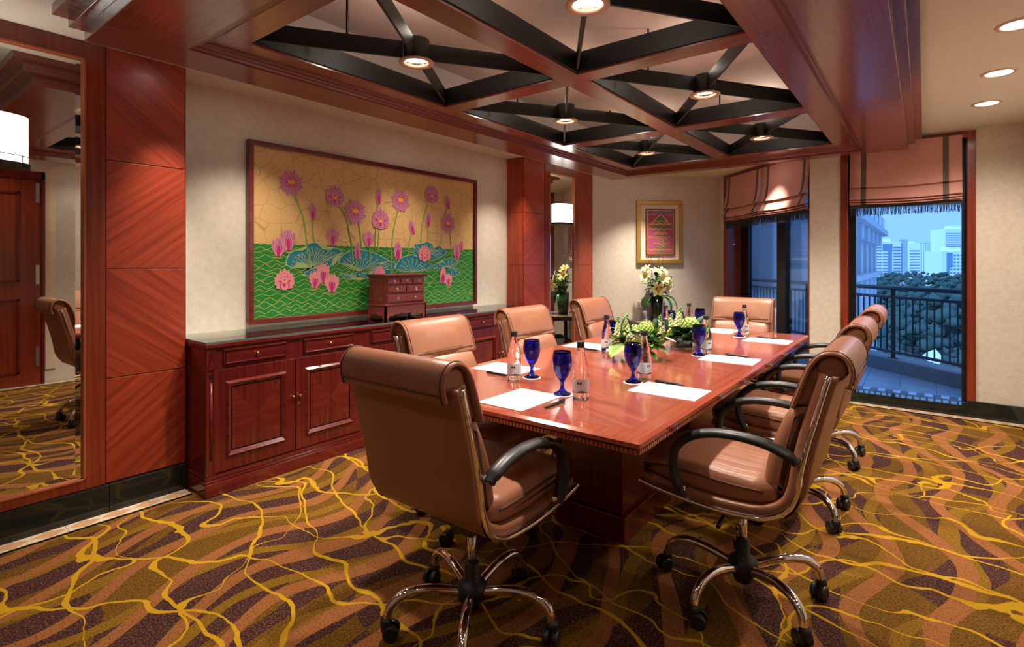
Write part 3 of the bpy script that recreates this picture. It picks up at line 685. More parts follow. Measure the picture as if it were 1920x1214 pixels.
# ------------------------------------------------------------------ conference table
TX0, TX1, TY0, TY1 = -1.85, -.66, 1.468, 4.374
TC = ((TX0+TX1)/2, (TY0+TY1)/2)
t = thing('conference_table', 'long red mahogany conference table with a beaded edge', 'table', (TC[0], TC[1], 0))
hx, hy = (TX1-TX0)/2, (TY1-TY0)/2
MB().box(-hx+.075, hx-.075, -hy+.075, hy-.075, .722, .7505).build('table_top', 'table', t)
q = MB(); o_ = [(-hx,-hy),(hx,-hy),(hx,hy),(-hx,hy)]; i_ = [(-hx+.075,-hy+.075),(hx-.075,-hy+.075),(hx-.075,hy-.075),(-hx+.075,hy-.075)]
s_ = [(a+(.014 if a < 0 else -.014), b+(.014 if b < 0 else -.014)) for a, b in o_]; u_ = [(a+(.01 if a < 0 else -.01), b+(.01 if b < 0 else -.01)) for a, b in o_]
rg = [[(a,b,.7502) for a,b in i_], [(a,b,.7502) for a,b in s_], [(a,b,.742) for a,b in o_], [(a,b,.728) for a,b in o_], [(a,b,.724) for a,b in u_], [(a,b,.722) for a,b in i_]]
q.loft(rg, smooth=False, cap=False); q.build('edge_band', 'table_band', t)
q = MB(); q.box(-hx+.014, hx-.014, -hy+.014, hy-.014, .706, .7215); q.build('edge_core', 'table_dark', t)
q = MB()
def beads(p, qv, kk):
    for i in range(kk):
        f_ = (i+.5)/kk; x_ = p[0]+(qv[0]-p[0])*f_; y_ = p[1]+(qv[1]-p[1])*f_
        q.box(x_-.005, x_+.005, y_-.005, y_+.005, .7065, .7205)
beads((-hx+.011,-hy+.011), (hx-.011,-hy+.011), 80); beads((hx-.011,-hy+.011), (hx-.011,hy-.011), 194); beads((-hx+.011,-hy+.011), (-hx+.011,hy-.011), 194); beads((-hx+.011,hy-.011), (hx-.011,hy-.011), 80)
bo = q.build('bead_moulding', 'table_band', t); bo['kind'] = 'stuff'
MB().box(-hx+.36, hx-.36, -hy+.36, hy-.36, .65, .706).build('apron', 'table_dark', t, .004)
for yc in (2.50, 3.40):
    q = MB(); q.box(-.165, .165, yc-TC[1]-.26, yc-TC[1]+.26, .12, .65); q.build('pedestal', 'table_dark', t, .004)
    q = MB(); q.box(-.185, .185, yc-TC[1]-.285, yc-TC[1]+.285, 0, .12); q.build('pedestal_plinth', 'table_dark', t, .006)

# ------------------------------------------------------------------ office chair
RAIL = catmull([(.312,.448),(.20,.428),(.05,.414),(-.08,.418),(-.145,.434),(-.20,.472),(-.228,.535),(-.242,.62),(-.264,.72),(-.292,.83),(-.318,.925)], 3)
def offs(path, d):
    out = []
    for i, p in enumerate(path):
        a = path[max(i-1,0)]; b = path[min(i+1,len(path)-1)]; tx, tz = b[0]-a[0], b[1]-a[1]; l = math.hypot(tx, tz)
        out.append((p[0]-tz/l*d, p[1]+tx/l*d))     # left of travel = outwards (below / behind) is negative d
    return out
def make_chair(label):
    t = thing('office_chair', label, 'chair', (0,0,0), 0, 'tan leather office chairs around the table')
    up = []
    def U_(o): up.append(o); return o
    inn = offs(RAIL, -.034); out = offs(RAIL, .004)
    U_(MB().slab(out+inn[::-1], -.236, .236, .012, 3).build('shell', 'leather', t))
    bi_ = [p for p in offs(RAIL, .006) if p[1] > .45 and p[0] < -.1]; bo_ = [(p[0]-.020*min(1, (p[1]-.42)/.12), p[1]) for p in bi_]
    U_(MB().slab(bo_+bi_[::-1], -.250, .250, .008, 3).build('back_shell', 'leather', t))
    sb = [p for p in offs(RAIL, -.03) if p[0] > -.14 and p[1] < .48]
    seat = [(.318,.470),(.322,.50),(.30,.530),(.24,.548),(.14,.548),(.02,.538),(-.08,.534),(-.155,.540)] + [(-.165,.48)] + sb[::-1]
    sp_ = MB().slab(seat, -.222, .222, .032, 5, crown=.012); so_ = U_(sp_.build('seat_cushion', 'seat_leather', t))
    q = MB()
    for sgn in (-1, 1): q = MB(); q.tube([(x_, sgn*.2225, z_) for x_, z_ in catmull([(.30,.505),(.22,.515),(.10,.512),(-.02,.504),(-.12,.505)], 3)], .0045, 6); q.build('piping', 'stitch', so_)
    lo = [p for p in offs(RAIL, -.03) if p[1] > .50 and p[0] < -.15 and p[1] < .80]
    back = [(-.120,.545),(-.128,.60),(-.150,.68),(-.178,.75),(-.206,.802)] + [(-.262,.812)] + lo[::-1] + [(-.175,.50),(-.13,.515)]
    U_(MB().slab(back, -.216, .216, .030, 5, crown=.010).build('back_cushion', 'leather', t))
    hp = [(-.207,.806),(-.221,.848),(-.238,.895),(-.256,.940),(-.278,.965)] + [(-.316,.955),(-.314,.915)] + [(-.29,.85),(-.262,.815)]
    U_(MB().slab(hp, -.216, .216, .026, 4, crown=.006).build('head_cushion', 'leather', t))
    co_ = catmull([(-.204,.806),(-.219,.85),(-.238,.905),(-.258,.953),(-.288,.988),(-.324,1.000),(-.358,.990),(-.378,.960),(-.381,.925),(-.370,.886)], 3)
    ci = offs(co_, .014)[::-1]
    ro = U_(MB().slab(co_+ci, -.238, .238, .006, 2).build('headrest_roll', 'leather', t))
    q = MB()
    for sgn in (-1, 1): q.tube([(x_, sgn*.226, z_) for x_, z_ in offs(co_, -.0012)], .0022, 5)
    lo_ = offs(co_, -.0012)[-3]; q.tube([(lo_[0], -.226, lo_[1]), (lo_[0], .226, lo_[1])], .0022, 5)
    sm_ = offs(co_, -.001)[2]; q.tube([(sm_[0], -.21, sm_[1]), (sm_[0], .21, sm_[1])], .003, 5)
    q.build('stitching', 'stitch', ro)
    co2 = [(-.322+.044*math.cos(2*PI*i/14), .944+.043*math.sin(2*PI*i/14)) for i in range(14)]
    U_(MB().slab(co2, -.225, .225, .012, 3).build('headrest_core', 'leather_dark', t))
    for sgn in (-1, 1):
        U_(MB().tube([(x_, sgn*.246, z_) for x_, z_ in RAIL], .0105, 8).build('side_rail', 'chrome', t))
        ap = catmull([(-.232,.640),(-.205,.662),(-.14,.685),(-.05,.694),(.04,.686),(.11,.660),(.158,.612),(.170,.555),(.158,.495),(.135,.452)], 4)
        U_(MB().tube([(x_, sgn*.276, z_) for x_, z_ in ap], [.013]*3+[.0165]*(len(ap)-6)+[.013]*3, 10, ry=1.55, up=(0,1,0) if False else None).build('armrest', 'black', t, .0))
        for px_, pz_ in ((-.222,.645), (.138,.462)): U_(MB().tube([(px_, sgn*.236, pz_), (px_, sgn*.276, pz_)], .012, 8).build('arm_bracket', 'chrome', t))
    q = MB(); q.box(-.10, .12, -.10, .10, .375, .418); q.box(-.06, .05, -.05, .05, .335, .378); U_(q.build('tilt_mechanism', 'black', t, .008))
    q = MB(); q.tube([(.02,.10,.372), (.02,.20,.362), (.02,.245,.352)], .008, 8); q.lathe([(0,-.02),(.018,-.016),(.018,.016),(0,.02)], 12, (.10,0,.345)); U_(q.build('lever', 'black', t))
    MB().tube([(0,0,.18),(0,0,.345)], .016, 14).build('gas_column', 'chrome', t)
    MB().lathe([(0,.055),(.030,.06),(.036,.08),(.052,.095),(.055,.135),(.040,.150),(.026,.16),(.026,.215),(.018,.22),(0,.22)], 18).build('hub', 'black', t)
    lp = catmull([(.04,.118),(.12,.140),(.19,.148),(.245,.138),(.282,.108),(.294,.068)], 4)
    for k in range(5):
        a = 2*PI*k/5; ca, sa = math.cos(a), math.sin(a)
        MB().tube([(x_*ca, x_*sa, z_) for x_, z_ in lp], [.0165]*len(lp), 10).build('base_leg', 'chrome', t)
        cst = MB(); cx_, cy_ = .297*ca, .297*sa; b = a+1.1+.9*k; wx, wy = -math.sin(b), math.cos(b); ox, oy = math.cos(b)*.018, math.sin(b)*.018
        for sgn in (-1, 1):
            pth = [(cx_+ox+wx*sgn*.007, cy_+oy+wy*sgn*.007, .027), (cx_+ox+wx*sgn*.024, cy_+oy+wy*sgn*.024, .027), (cx_+ox+wx*sgn*.0265, cy_+oy+wy*sgn*.0265, .027)]
            cst.tube(pth, [.027, .027, .022], 16)
        cst.lathe([(.017,.030),(.020,.055),(.018,.072),(0,.074)], 12, (cx_, cy_, 0))
        cst.build('caster', 'black', t)
    return t, up
chair0, upper = make_chair('tan leather office chair in front, its rolled back to the viewer')
chair0.location = (-1.27, 1.41, 0); chair0.rotation_euler = (0,0,R(90))
upn = {o.data.name for o in upper}
def chair(x_, y_, deg, label, drop=0.0):
    c_ = dup(chair0, (x_, y_, 0), R(deg), label)
    if drop:
        for ch_ in c_.children:
            if ch_.data.name in upn: ch_.location.z -= drop
    return c_
chair(-.55, 2.16, 180, 'tan leather office chair side-on, first of the window-side row')
chair(-.566, 3.08, 180, 'tan leather office chair in the middle of the window-side row')
chair(-.57, 4.04, 180, 'tan leather office chair last in the window-side row, by the balcony window')
chair(-1.79, 2.02, 0, 'tan leather office chair first in the credenza-side row', .02)
chair(-1.83, 2.90, 0, 'tan leather office chair in the middle of the credenza-side row', .02)
chair(-1.90, 3.93, 0, 'tan leather office chair last in the credenza-side row, by the narrow mirror', .02)
chair(-1.20, 4.46, -88, 'tan leather office chair at the far head of the table', .02)

# ------------------------------------------------------------------ credenza
CY0, CY1, CXF = 1.266, 4.335, -3.085
t = thing('credenza', 'long dark red mahogany credenza with drawers over panelled doors', 'cabinet', (XL, CY0, 0))
LX = CXF-XL; LY = CY1-CY0            # local front face x, length
cred = t
MB().box(.004, LX, .002, LY, .085, .80).build('body', 'wood_v', t, .002)
q = MB(); q.box(.004, LX+.028, -.006, LY+.004, 0, .072); q.box(.004, LX+.020, -.004, LY+.003, .072, .086); q.box(.004, LX+.010, -.002, LY+.002, .086, .110); q.build('plinth', 'wood_y', t, .005)
q = MB(); q.box(.002, LX+.010, -.002, LY+.002, .80, .810); q.box(.002, LX+.022, -.004, LY+.006, .810, .834); q.build('wooden_top', 'wood_y', t, .005)
for yy in (.004, LY-.054):
    pl = MB().box(LX, LX+.010, yy, yy+.05, .11, .80).build('corner_pilaster', 'wood_v', t, .002)
    q = MB(); q.tube([(LX+.011, yy+.025, .20), (LX+.011, yy+.025, .62)], .008, 8); q.build('reed', 'wood_x', pl)
    q = MB(); q.add([(LX+.010,yy+.006,.690),(LX+.010,yy+.044,.690),(LX+.010,yy+.025,.765),(LX+.018,yy+.008,.692),(LX+.018,yy+.042,.692),(LX+.018,yy+.025,.76)], [(3,4,5),(0,1,4,3),(1,2,5,4),(2,0,3,5)]); q.build('carved_point', 'wood_v', pl)
    MB().tube([(LX+.008, yy+.025, .655), (LX+.014, yy+.025, .655)], .010, 12).build('boss', 'black_bar', pl)
for nm, r_ in (('pt', 90), ('pb', 90), ('pl', 0), ('pr', 0)): pass
M['quarter_v'] = wood('quartered_veneer_upright', (.090, .009, .007), (.165, .021, .014), rot=(0, R(90), 0)); M['quarter_y'] = wood('quartered_veneer_level', (.110, .012, .008), (.190, .027, .016), rot=(0, 0, R(-90)))
dw = .483; proto = None; dproto = None
def rect_mould(mb, x, y0, y1, z0, z1, w_, h1, h0):
    o = [(y0,z0),(y1,z0),(y1,z1),(y0,z1)]; i = [(y0+w_,z0+w_),(y1-w_,z0+w_),(y1-w_,z1-w_),(y0+w_,z1-w_)]; m1 = [(y0+w_*.4,z0+w_*.4),(y1-w_*.4,z0+w_*.4),(y1-w_*.4,z1-w_*.4),(y0+w_*.4,z1-w_*.4)]
    mb.loft([[(x,a,b) for a,b in o], [(x+h1,a,b) for a,b in m1], [(x+h0,a,b) for a,b in i]], smooth=False, cap=False)
def make_door():
    d = MB().box(LX, LX+.014, .003, dw-.003, .122, .684).build('door', 'wood_v', cred, .002)
    q = MB(); rect_mould(q, LX+.014, .060, dw-.060, .190, .618, .034, .016, .002); q.build('door_moulding', 'wood_x', d)
    a, b, c_, e_ = .100, dw-.100, .230, .578; q = MB(); mx, mz = (a+b)/2, (c_+e_)/2; x_ = LX+.015
    vs = [(x_,a,c_),(x_,b,c_),(x_,b,e_),(x_,a,e_),(x_+.005,mx,mz)]
    q.add(vs, [(0,1,4)], 0); q.add(vs, [(1,2,4)], 1); q.add(vs, [(2,3,4)], 0); q.add(vs, [(3,0,4)], 1)
    q.add([(x_-.001,a-.02,c_-.02),(x_-.001,b+.02,c_-.02),(x_-.001,b+.02,e_+.02),(x_-.001,a-.02,e_+.02)], [(0,1,2,3)], 0)
    q.build('door_panel', ['quarter_v', 'quarter_y'], d)
    return d
def make_drawer():
    d = MB().box(LX, LX+.010, .056, dw-.056, .708, .796).build('drawer', 'wood_y', cred, .002)
    q = MB(); rect_mould(q, LX+.010, .060, dw-.060, .711, .793, .012, .010, .001); q.build('drawer_moulding', 'wood_y', d)
    k_ = MB().tube([(LX+.010, dw/2, .752), (LX+.020, dw/2, .752), (LX+.026, dw/2, .752), (LX+.032, dw/2, .752)], [.005, .005, .011, .006], 12); k_.build('knob', 'brass', d)
    return d
pd, pw_ = make_door(), make_drawer()
def clone(o, dy):
    c_ = inst(o, None, cred, (0, dy, 0))
    for g_ in o.children: inst(g_, None, c_)
    return c_
knob = None
for i in range(3):
    for j in range(2):
        y_ = .040+i*1.0+j*dw
        if i == 0 and j == 0: pd.location.y = y_; pw_.location.y = y_; d_ = pd
        else: d_ = clone(pd, y_); clone(pw_, y_)
        ky = dw-.022 if j == 0 else .022
        q = MB().tube([(LX+.014, ky, .452), (LX+.024, ky, .452), (LX+.030, ky, .452), (LX+.036, ky, .452)], [.005, .005, .012, .006], 12)
        if j: q.tube([(LX+.014, ky, .398), (LX+.018, ky, .398)], .009, 12)
        q.build('knob', 'brass', d_)
g_ = thing('glass_sheet', 'thin clear glass sheet covering the credenza top', 'glass sheet', (XL, CY0, .8345))
MB().box(.006, LX+.014, .002, LY+.002, 0, .008).build('sheet', 'table_glass', g_); MB().box(LX+.014, LX+.0165, .002, LY+.002, 0, .008).build('edge', 'glass_edge', g_); MB().box(.006, LX+.0165, .0, .002, 0, .008).build('edge', 'glass_edge', g_)

# ------------------------------------------------------------------ carved chest on the credenza
M['rose'] = wood('rosewood', (.14, .016, .018), (.24, .036, .034), rot=(0, 0, R(-90)), rough=.25)
n = NT('carved_rosewood'); f = n.noise(n.coords(), 120, 3, .7); n.set(Base_Color=n.mix(f, (.08, .012, .010), (.30, .06, .045)), Roughness=.3); n.bump(f, .9, .006); M['carved'] = n.m
t = thing('carved_chest', 'small carved rosewood chest of drawers standing on the credenza', 'chest', (-3.25, 2.626, .8435))
DX = .218
q = MB(); q.box(-DX, -.012, .012, .408, .105, .33); q.build('case', 'rose', t, .002)
q = MB(); q.box(-DX+.004, .010, -.012, .432, .33, .342); q.box(-DX+.004, .003, -.004, .424, .322, .33); q.build('lid', 'rose', t, .003)
q = MB(); q.box(-DX+.004, .010, -.012, .432, .100, .112); q.build('waist_moulding', 'rose', t, .003)
# apron with scalloped foot line
pts = [(0,0),(.03,0),(.045,.022),(.075,.018),(.10,.034),(.13,.026),(.16,.040),(.19,.028),(.21,.036),(.23,.028),(.26,.040),(.29,.026),(.32,.034),(.345,.018),(.375,.022),(.39,0),(.42,0),(.42,.1),(0,.1)]
q = MB(); q.add([(0,a,b) for a,b in pts]+[(-.014,a,b) for a,b in pts], [tuple(range(19)), tuple(range(37,18,-1))]+[(i,(i+1)%19,19+(i+1)%19,19+i) for i in range(19)]); q.build('apron', 'carved', t)
pt2 = [(0,0),(-.03,0),(-.045,.025),(-.08,.02),(-.115,.036),(-.15,.02),(-.175,.025),(-.188,0),(-.214,0),(-.214,.1),(0,.1)]; k = len(pt2)
for yy in (0, .406):
    q = MB(); q.add([(a,yy,b) for a,b in pt2]+[(a,yy+.014,b) for a,b in pt2], [tuple(range(k)), tuple(range(2*k-1,k-1,-1))]+[(i,(i+1)%k,k+(i+1)%k,k+i) for i in range(k)]); q.build('side_apron', 'rose', t)
q = MB(); rect_mould(q, 0, -.20, -.04, .135, .305, .02, .0, .0)
q = MB(); q.box(-.20, -.04, .007, .012, .135, .150); q.box(-.20, -.04, .007, .012, .292, .307); q.box(-.20, -.185, .007, .012, .15, .292); q.box(-.055, -.04, .007, .012, .15, .292); q.build('side_frame', 'rose', t, .001)
def cd(y0, y1, z0, z1):
    d = MB().box(-.012, -.002, y0, y1, z0, z1).build('drawer', 'rose', t, .0015)
    MB().box(-.003, .0015, y0+.008, y1-.008, z0+.007, z1-.007).build('carving', 'carved', d, .001)
    yc = (y0+y1)/2
    for yk in ((yc,) if y1-y0 < .25 else (yc-.09, yc+.09)):
        q = MB().tube([(-.002,yk,(z0+z1)/2+.006),(.008,yk,(z0+z1)/2+.006)], .005, 8); q.tube([(.006,yk-.008,(z0+z1)/2+.004),(.009,yk-.006,(z0+z1)/2-.010),(.009,yk+.006,(z0+z1)/2-.010),(.006,yk+.008,(z0+z1)/2+.004)], .0016, 5); q.build('pull', 'steel', d)
for a, b in ((.022,.146),(.152,.272),(.278,.398)): cd(a, b, .262, .312)
for a, b in ((.022,.206),(.214,.398)): cd(a, b, .195, .252)
cd(.022, .398, .122, .186)

# ------------------------------------------------------------------ lotus painting (coordinates on the alcove wall: along, height; traced from image pixels)
FLOWERS= [(2.002, 1.835, 0.088, 0), (2.353, 1.774, 0.085, 1), (2.533, 1.671, 0.096, 0), (2.778, 1.627, 0.092, 1), (2.986, 1.799, 0.095, 0), (3.35, 1.887, 0.087, 1), (3.551, 1.638, 0.092, 0), (1.954, 1.154, 0.078, 2), (3.26, 1.352, 0.078, 2), (2.769, 1.189, 0.057, 2)]
BUDS= [(2.171, 1.652, 0.054, 0.42, 0, 0), (2.76, 1.821, 0.061, 0.38, 0, 0), (3.131, 1.588, 0.058, 0.4, -18, 0), (3.305, 1.66, 0.059, 0.38, 0, 0), (3.56, 1.835, 0.057, 0.5, -10, 0), (2.336, 1.475, 0.059, 0.62, 0, 1), (2.662, 1.471, 0.056, 0.7, 0, 1), (2.554, 1.375, 0.059, 0.38, 0, 0), (2.959, 1.382, 0.068, 0.5, 0, 0), (1.908, 1.391, 0.058, 0.68, 6, 1), (1.985, 1.439, 0.065, 0.6, -4, 1), (2.254, 1.205, 0.065, 0.55, 0, 1), (2.185, 1.158, 0.055, 0.65, 5, 1), (2.327, 1.128, 0.062, 0.7, 0, 1), (3.483, 1.166, 0.071, 0.42, 5, 0), (3.565, 1.12, 0.052, 0.7, -8, 1), (3.673, 1.379, 0.065, 0.55, 0, 1), (3.739, 1.442, 0.047, 0.45, 0, 0)]
STEMS= [[(2.028, 1.754), (2.075, 1.647), (2.102, 1.561), (2.125, 1.386), (2.143, 1.235)], [(2.171, 1.597), (2.168, 1.514), (2.181, 1.419)], [(2.403, 1.699), (2.453, 1.609), (2.484, 1.502), (2.505, 1.381), (2.516, 1.204)], [(2.565, 1.588), (2.583, 1.493), (2.593, 1.383)], [(2.753, 1.759), (2.746, 1.713)], [(2.732, 1.558), (2.725, 1.456), (2.724, 1.378)], [(2.766, 1.536), (2.755, 1.443), (2.752, 1.36)], [(2.961, 1.715), (2.92, 1.58), (2.896, 1.432), (2.883, 1.184)], [(3.107, 1.529), (3.081, 1.437), (3.067, 1.344)], [(3.303, 1.804), (3.25, 1.675), (3.223, 1.549), (3.219, 1.438)], [(3.303, 1.603), (3.298, 1.459)], [(3.535, 1.775), (3.517, 1.717)], [(3.471, 1.545), (3.465, 1.428)], [(3.581, 1.549), (3.6, 1.402), (3.605, 1.221)], [(2.667, 1.415), (2.674, 1.265)], [(2.552, 1.317), (2.537, 1.217)], [(2.336, 1.417), (2.338, 1.404)]]
LEAVES= [[(2.164, 1.24), (2.015, 1.24), (1.971, 1.263), (1.976, 1.303), (1.999, 1.344), (2.035, 1.362), (2.071, 1.372), (2.116, 1.383), (2.136, 1.409), (2.171, 1.419), (2.221, 1.418), (2.249, 1.404), (2.286, 1.39), (2.338, 1.386), (2.383, 1.379), (2.417, 1.36), (2.376, 1.336), (2.338, 1.309), (2.326, 1.272), (2.308, 1.244), (2.278, 1.226), (2.249, 1.21), (2.206, 1.191), (2.15, 1.181), (2.088, 1.195), (2.122, 1.22)], [(2.583, 1.203), (2.541, 1.231), (2.461, 1.256), (2.386, 1.275), (2.398, 1.306), (2.429, 1.337), (2.469, 1.356), (2.524, 1.372), (2.59, 1.377), (2.657, 1.367), (2.725, 1.35), (2.796, 1.322), (2.861, 1.292), (2.814, 1.283), (2.743, 1.269), (2.682, 1.244), (2.631, 1.222)], [(2.657, 1.18), (2.691, 1.23), (2.743, 1.26), (2.832, 1.283), (2.896, 1.286), (2.933, 1.269), (2.914, 1.228), (2.887, 1.175)], [(3.129, 1.192), (3.019, 1.197), (2.931, 1.227), (2.952, 1.271), (2.99, 1.309), (3.048, 1.331), (3.117, 1.341), (3.188, 1.325), (3.25, 1.293), (3.313, 1.268), (3.372, 1.236), (3.303, 1.216), (3.219, 1.203)], [(3.282, 1.357), (3.198, 1.314), (3.097, 1.389), (3.157, 1.394), (3.137, 1.433), (3.219, 1.438), (3.298, 1.459), (3.356, 1.442), (3.363, 1.413), (3.4, 1.398), (3.444, 1.428), (3.489, 1.4), (3.533, 1.385), (3.512, 1.348), (3.444, 1.327), (3.367, 1.299)], [(3.558, 1.235), (3.456, 1.203), (3.324, 1.232), (3.411, 1.263), (3.478, 1.295), (3.558, 1.311), (3.628, 1.312), (3.724, 1.28), (3.652, 1.257), (3.616, 1.234), (3.717, 1.2), (3.7, 1.173), (3.635, 1.145), (3.535, 1.16)], [(2.557, 1.179), (2.484, 1.139), (2.437, 1.158), (2.408, 1.187), (2.476, 1.188), (2.581, 1.2), (2.648, 1.191), (2.677, 1.148), (2.606, 1.139)]]
RIMS= [[(2.015, 1.24), (2.055, 1.279), (2.109, 1.27), (2.164, 1.24)], [(2.326, 1.246), (2.338, 1.309), (2.417, 1.358), (2.398, 1.319), (2.36, 1.272)], [(2.206, 1.411), (2.221, 1.418), (2.286, 1.392), (2.338, 1.386), (2.315, 1.368), (2.249, 1.376)], [(2.035, 1.362), (2.116, 1.396), (2.129, 1.386), (2.095, 1.363), (2.068, 1.357)], [(2.461, 1.256), (2.386, 1.275), (2.492, 1.261), (2.557, 1.231), (2.583, 1.206)], [(2.461, 1.146), (2.541, 1.169), (2.64, 1.149), (2.59, 1.137)], [(3.411, 1.258), (3.489, 1.3), (3.501, 1.284)], [(2.76, 1.275), (2.832, 1.28), (2.805, 1.26), (2.769, 1.26)]]
PY0, PY1, PZ0, PZ1, PXC = 1.70, 3.945, .868, 2.086, XL+.030
def pm(name, col, rough=.5): M[name] = plain(name, col, rough)
n = NT('gold_ground_with_crackle'); co = n.mapping(n.coords(), scale=(0, 1, 1)); vo = n.node('ShaderNodeTexVoronoi', feature='DISTANCE_TO_EDGE'); n.link(co, vo.inputs['Vector']); vo.inputs['Scale'].default_value = 8.5; vo.inputs['Randomness'].default_value = 1.0
f = n.noise(n.coords(), 3, 2)
n.set(Base_Color=n.mix(n.m_('LESS_THAN', vo.outputs['Distance'], .014), n.mix(f, (.52, .31, .11), (.64, .41, .17)), (.40, .235, .05)), Roughness=.45); M['p_gold'] = n.m
pm('p_green', (.002, .175, .018)); pm('p_line', (.42, .34, .06)); pm('p_stem', (.16, .32, .03)); pm('p_leaf', (.0, .165, .22)); pm('p_vein', (.42, .50, .26)); pm('p_rim', (.30, .42, .14))
pm('p_mauve', (.40, .125, .235)); pm('p_mag', (.46, .008, .15)); pm('p_edge', (.56, .25, .28)); pm('p_eye', (.80, .32, .02)); pm('p_salmon', (.72, .22, .23))
pt = thing('lotus_painting', 'wide framed painting of pink lotus flowers over green rippling water', 'painting', (XL, PY0, PZ0))
def ribbon(mb, pts, w_, x_, mat=0):
    vs = []
    for i, p in enumerate(pts):
        a = Vector(pts[max(i-1,0)]); b = Vector(pts[min(i+1,len(pts)-1)]); d = (b-a).normalized(); nn = Vector((-d.y, d.x))*w_/2
        vs += [(x_, p[0]+nn.x, p[1]+nn.y), (x_, p[0]-nn.x, p[1]-nn.y)]
    mb.add(vs, [(2*i, 2*i+1, 2*i+3, 2*i+2) for i in range(len(pts)-1)], mat)
def flat(mb, pts, x_, mat=0): mb.add([(x_, a, b) for a, b in pts], [tuple(range(len(pts)))], mat)
L_ = lambda p: (p[0]-PY0, p[1]-PZ0)
WP, HP = PY1-PY0, PZ1-PZ0
q = MB(); fw = .034
q.box(.002, .050, 0, WP, 0, fw); q.box(.002, .050, 0, WP, HP-fw, HP); q.box(.002, .050, 0, fw, fw, HP-fw); q.box(.002, .050, WP-fw, WP, fw, HP-fw); q.build('picture_frame', 'wood_y', pt, .004)
MB().box(.002, .028, fw, WP-fw, fw, HP-fw).build('canvas', 'p_gold', pt)
x0 = .0284; hz = 1.398-PZ0
top = [(fw+(WP-2*fw)*i/120, hz+.006*abs(math.sin(i*1.05))) for i in range(121)]
q = MB(); vs = []
for a, b in top: vs += [(x0, a, b), (x0, a, fw)]
q.add(vs, [(2*i, 2*i+1, 2*i+3, 2*i+2) for i in range(120)]); q.build('painted_water', 'p_green', pt)
rnd = random.Random(11)
q = MB()
for r_ in range(17):
    zz = fw+.012+r_*(hz-fw-.02)/16.6; ph = rnd.uniform(0, 6); am = rnd.uniform(.007, .013); wl_ = rnd.uniform(.085, .125); am2 = rnd.uniform(.0, .012)
    pts = []
    for i in range(221):
        a = fw+.004+(WP-2*fw-.008)*i/220
        pts.append((a, min(hz-.004, max(fw+.003, zz+am*math.sin(2*PI*a/wl_+ph+1.3*math.sin(a*2.1+ph))+am2*math.sin(a*3.3+ph*2)))))
    ribbon(q, pts, 0.0034, x0+.00015+r_*2e-5)
wo = q.build('painted_ripples', 'p_line', pt); wo['kind'] = 'stuff'
for lf, s_ in zip(LEAVES, range(9)):
    pl = [L_(p) for p in lf]; q = MB(); hub = pl[0]
    cx_ = sum(p[0] for p in pl)/len(pl); cy_ = sum(p[1] for p in pl)/len(pl)
    big = [(cx_+(a-cx_)*1.035, cy_+(b-cy_)*1.05) for a, b in pl]
    def fan(pts, x_, mt): q.add([(x_, cx_, cy_)]+[(x_, a, b) for a, b in pts], [(0, i+1, (i+1) % len(pts)+1) for i in range(len(pts))], mt)
    fan(big, x0+.0008+.0002*s_, 1); fan(pl, x0+.0011+.0002*s_, 0)
    xv = x0+.0028
    for e_ in pl[2:-1]:
        v = Vector(e_)-Vector(hub); l = v.length
        if l < .05: continue
        en = Vector(hub)+v*.84; ribbon(q, [tuple(hub), tuple(Vector(hub)+v*.45+Vector((-v.y, v.x))*.03), tuple(en)], .0035, xv, 1)
        for f_, sd in ((.42, 1), (.58, -1), (.70, 1)):
            b0 = Vector(hub)+v*f_; dd = (v*.75+Vector((-v.y, v.x))*sd*.6).normalized()*min(.03, l*.16); ribbon(q, [tuple(b0), tuple(b0+dd)], .0026, xv, 1)
    q.build('painted_leaf', ['p_leaf', 'p_vein'], pt)
for rm in RIMS:
    pl = [L_(p) for p in rm]; q = MB(); flat(q, pl, x0+.0030+RIMS.index(rm)*2e-5); q.build('painted_leaf_fold', 'p_rim', pt)
for s in STEMS:
    q = MB(); ribbon(q, catmull([L_(p) for p in s], 4), .0105, x0+.0034+STEMS.index(s)*2e-5); q.build('painted_stem', 'p_stem', pt)
PK = [0]
def petal(mb, c_, ang, l0, l1, w_, x_, mat, edge=2, core=None):
    d = Vector((math.cos(ang), math.sin(ang))); nn = Vector((-d.y, d.x)); c_ = Vector(c_)
    prof = [(0,.30),(.25,.42),(.5,.5),(.72,.40),(.88,.2),(1.0,0)]
    lays = [(1.0, 1.0, edge), (.80, .95, mat)] + ([(.46, .62, core)] if core is not None else [])
    for sc_, lf_, mt in lays:
        PK[0] += 1; L1 = l0+(l1-l0)*lf_; pts = []
        for t_, ww in prof: pts.append(c_+d*(l0+(L1-l0)*t_)+nn*ww*w_*sc_)
        for t_, ww in reversed(prof[:-1]): pts.append(c_+d*(l0+(L1-l0)*t_)-nn*ww*w_*sc_)
        flat(mb, [tuple(p) for p in pts], x_+PK[0]*2.2e-5, mt)
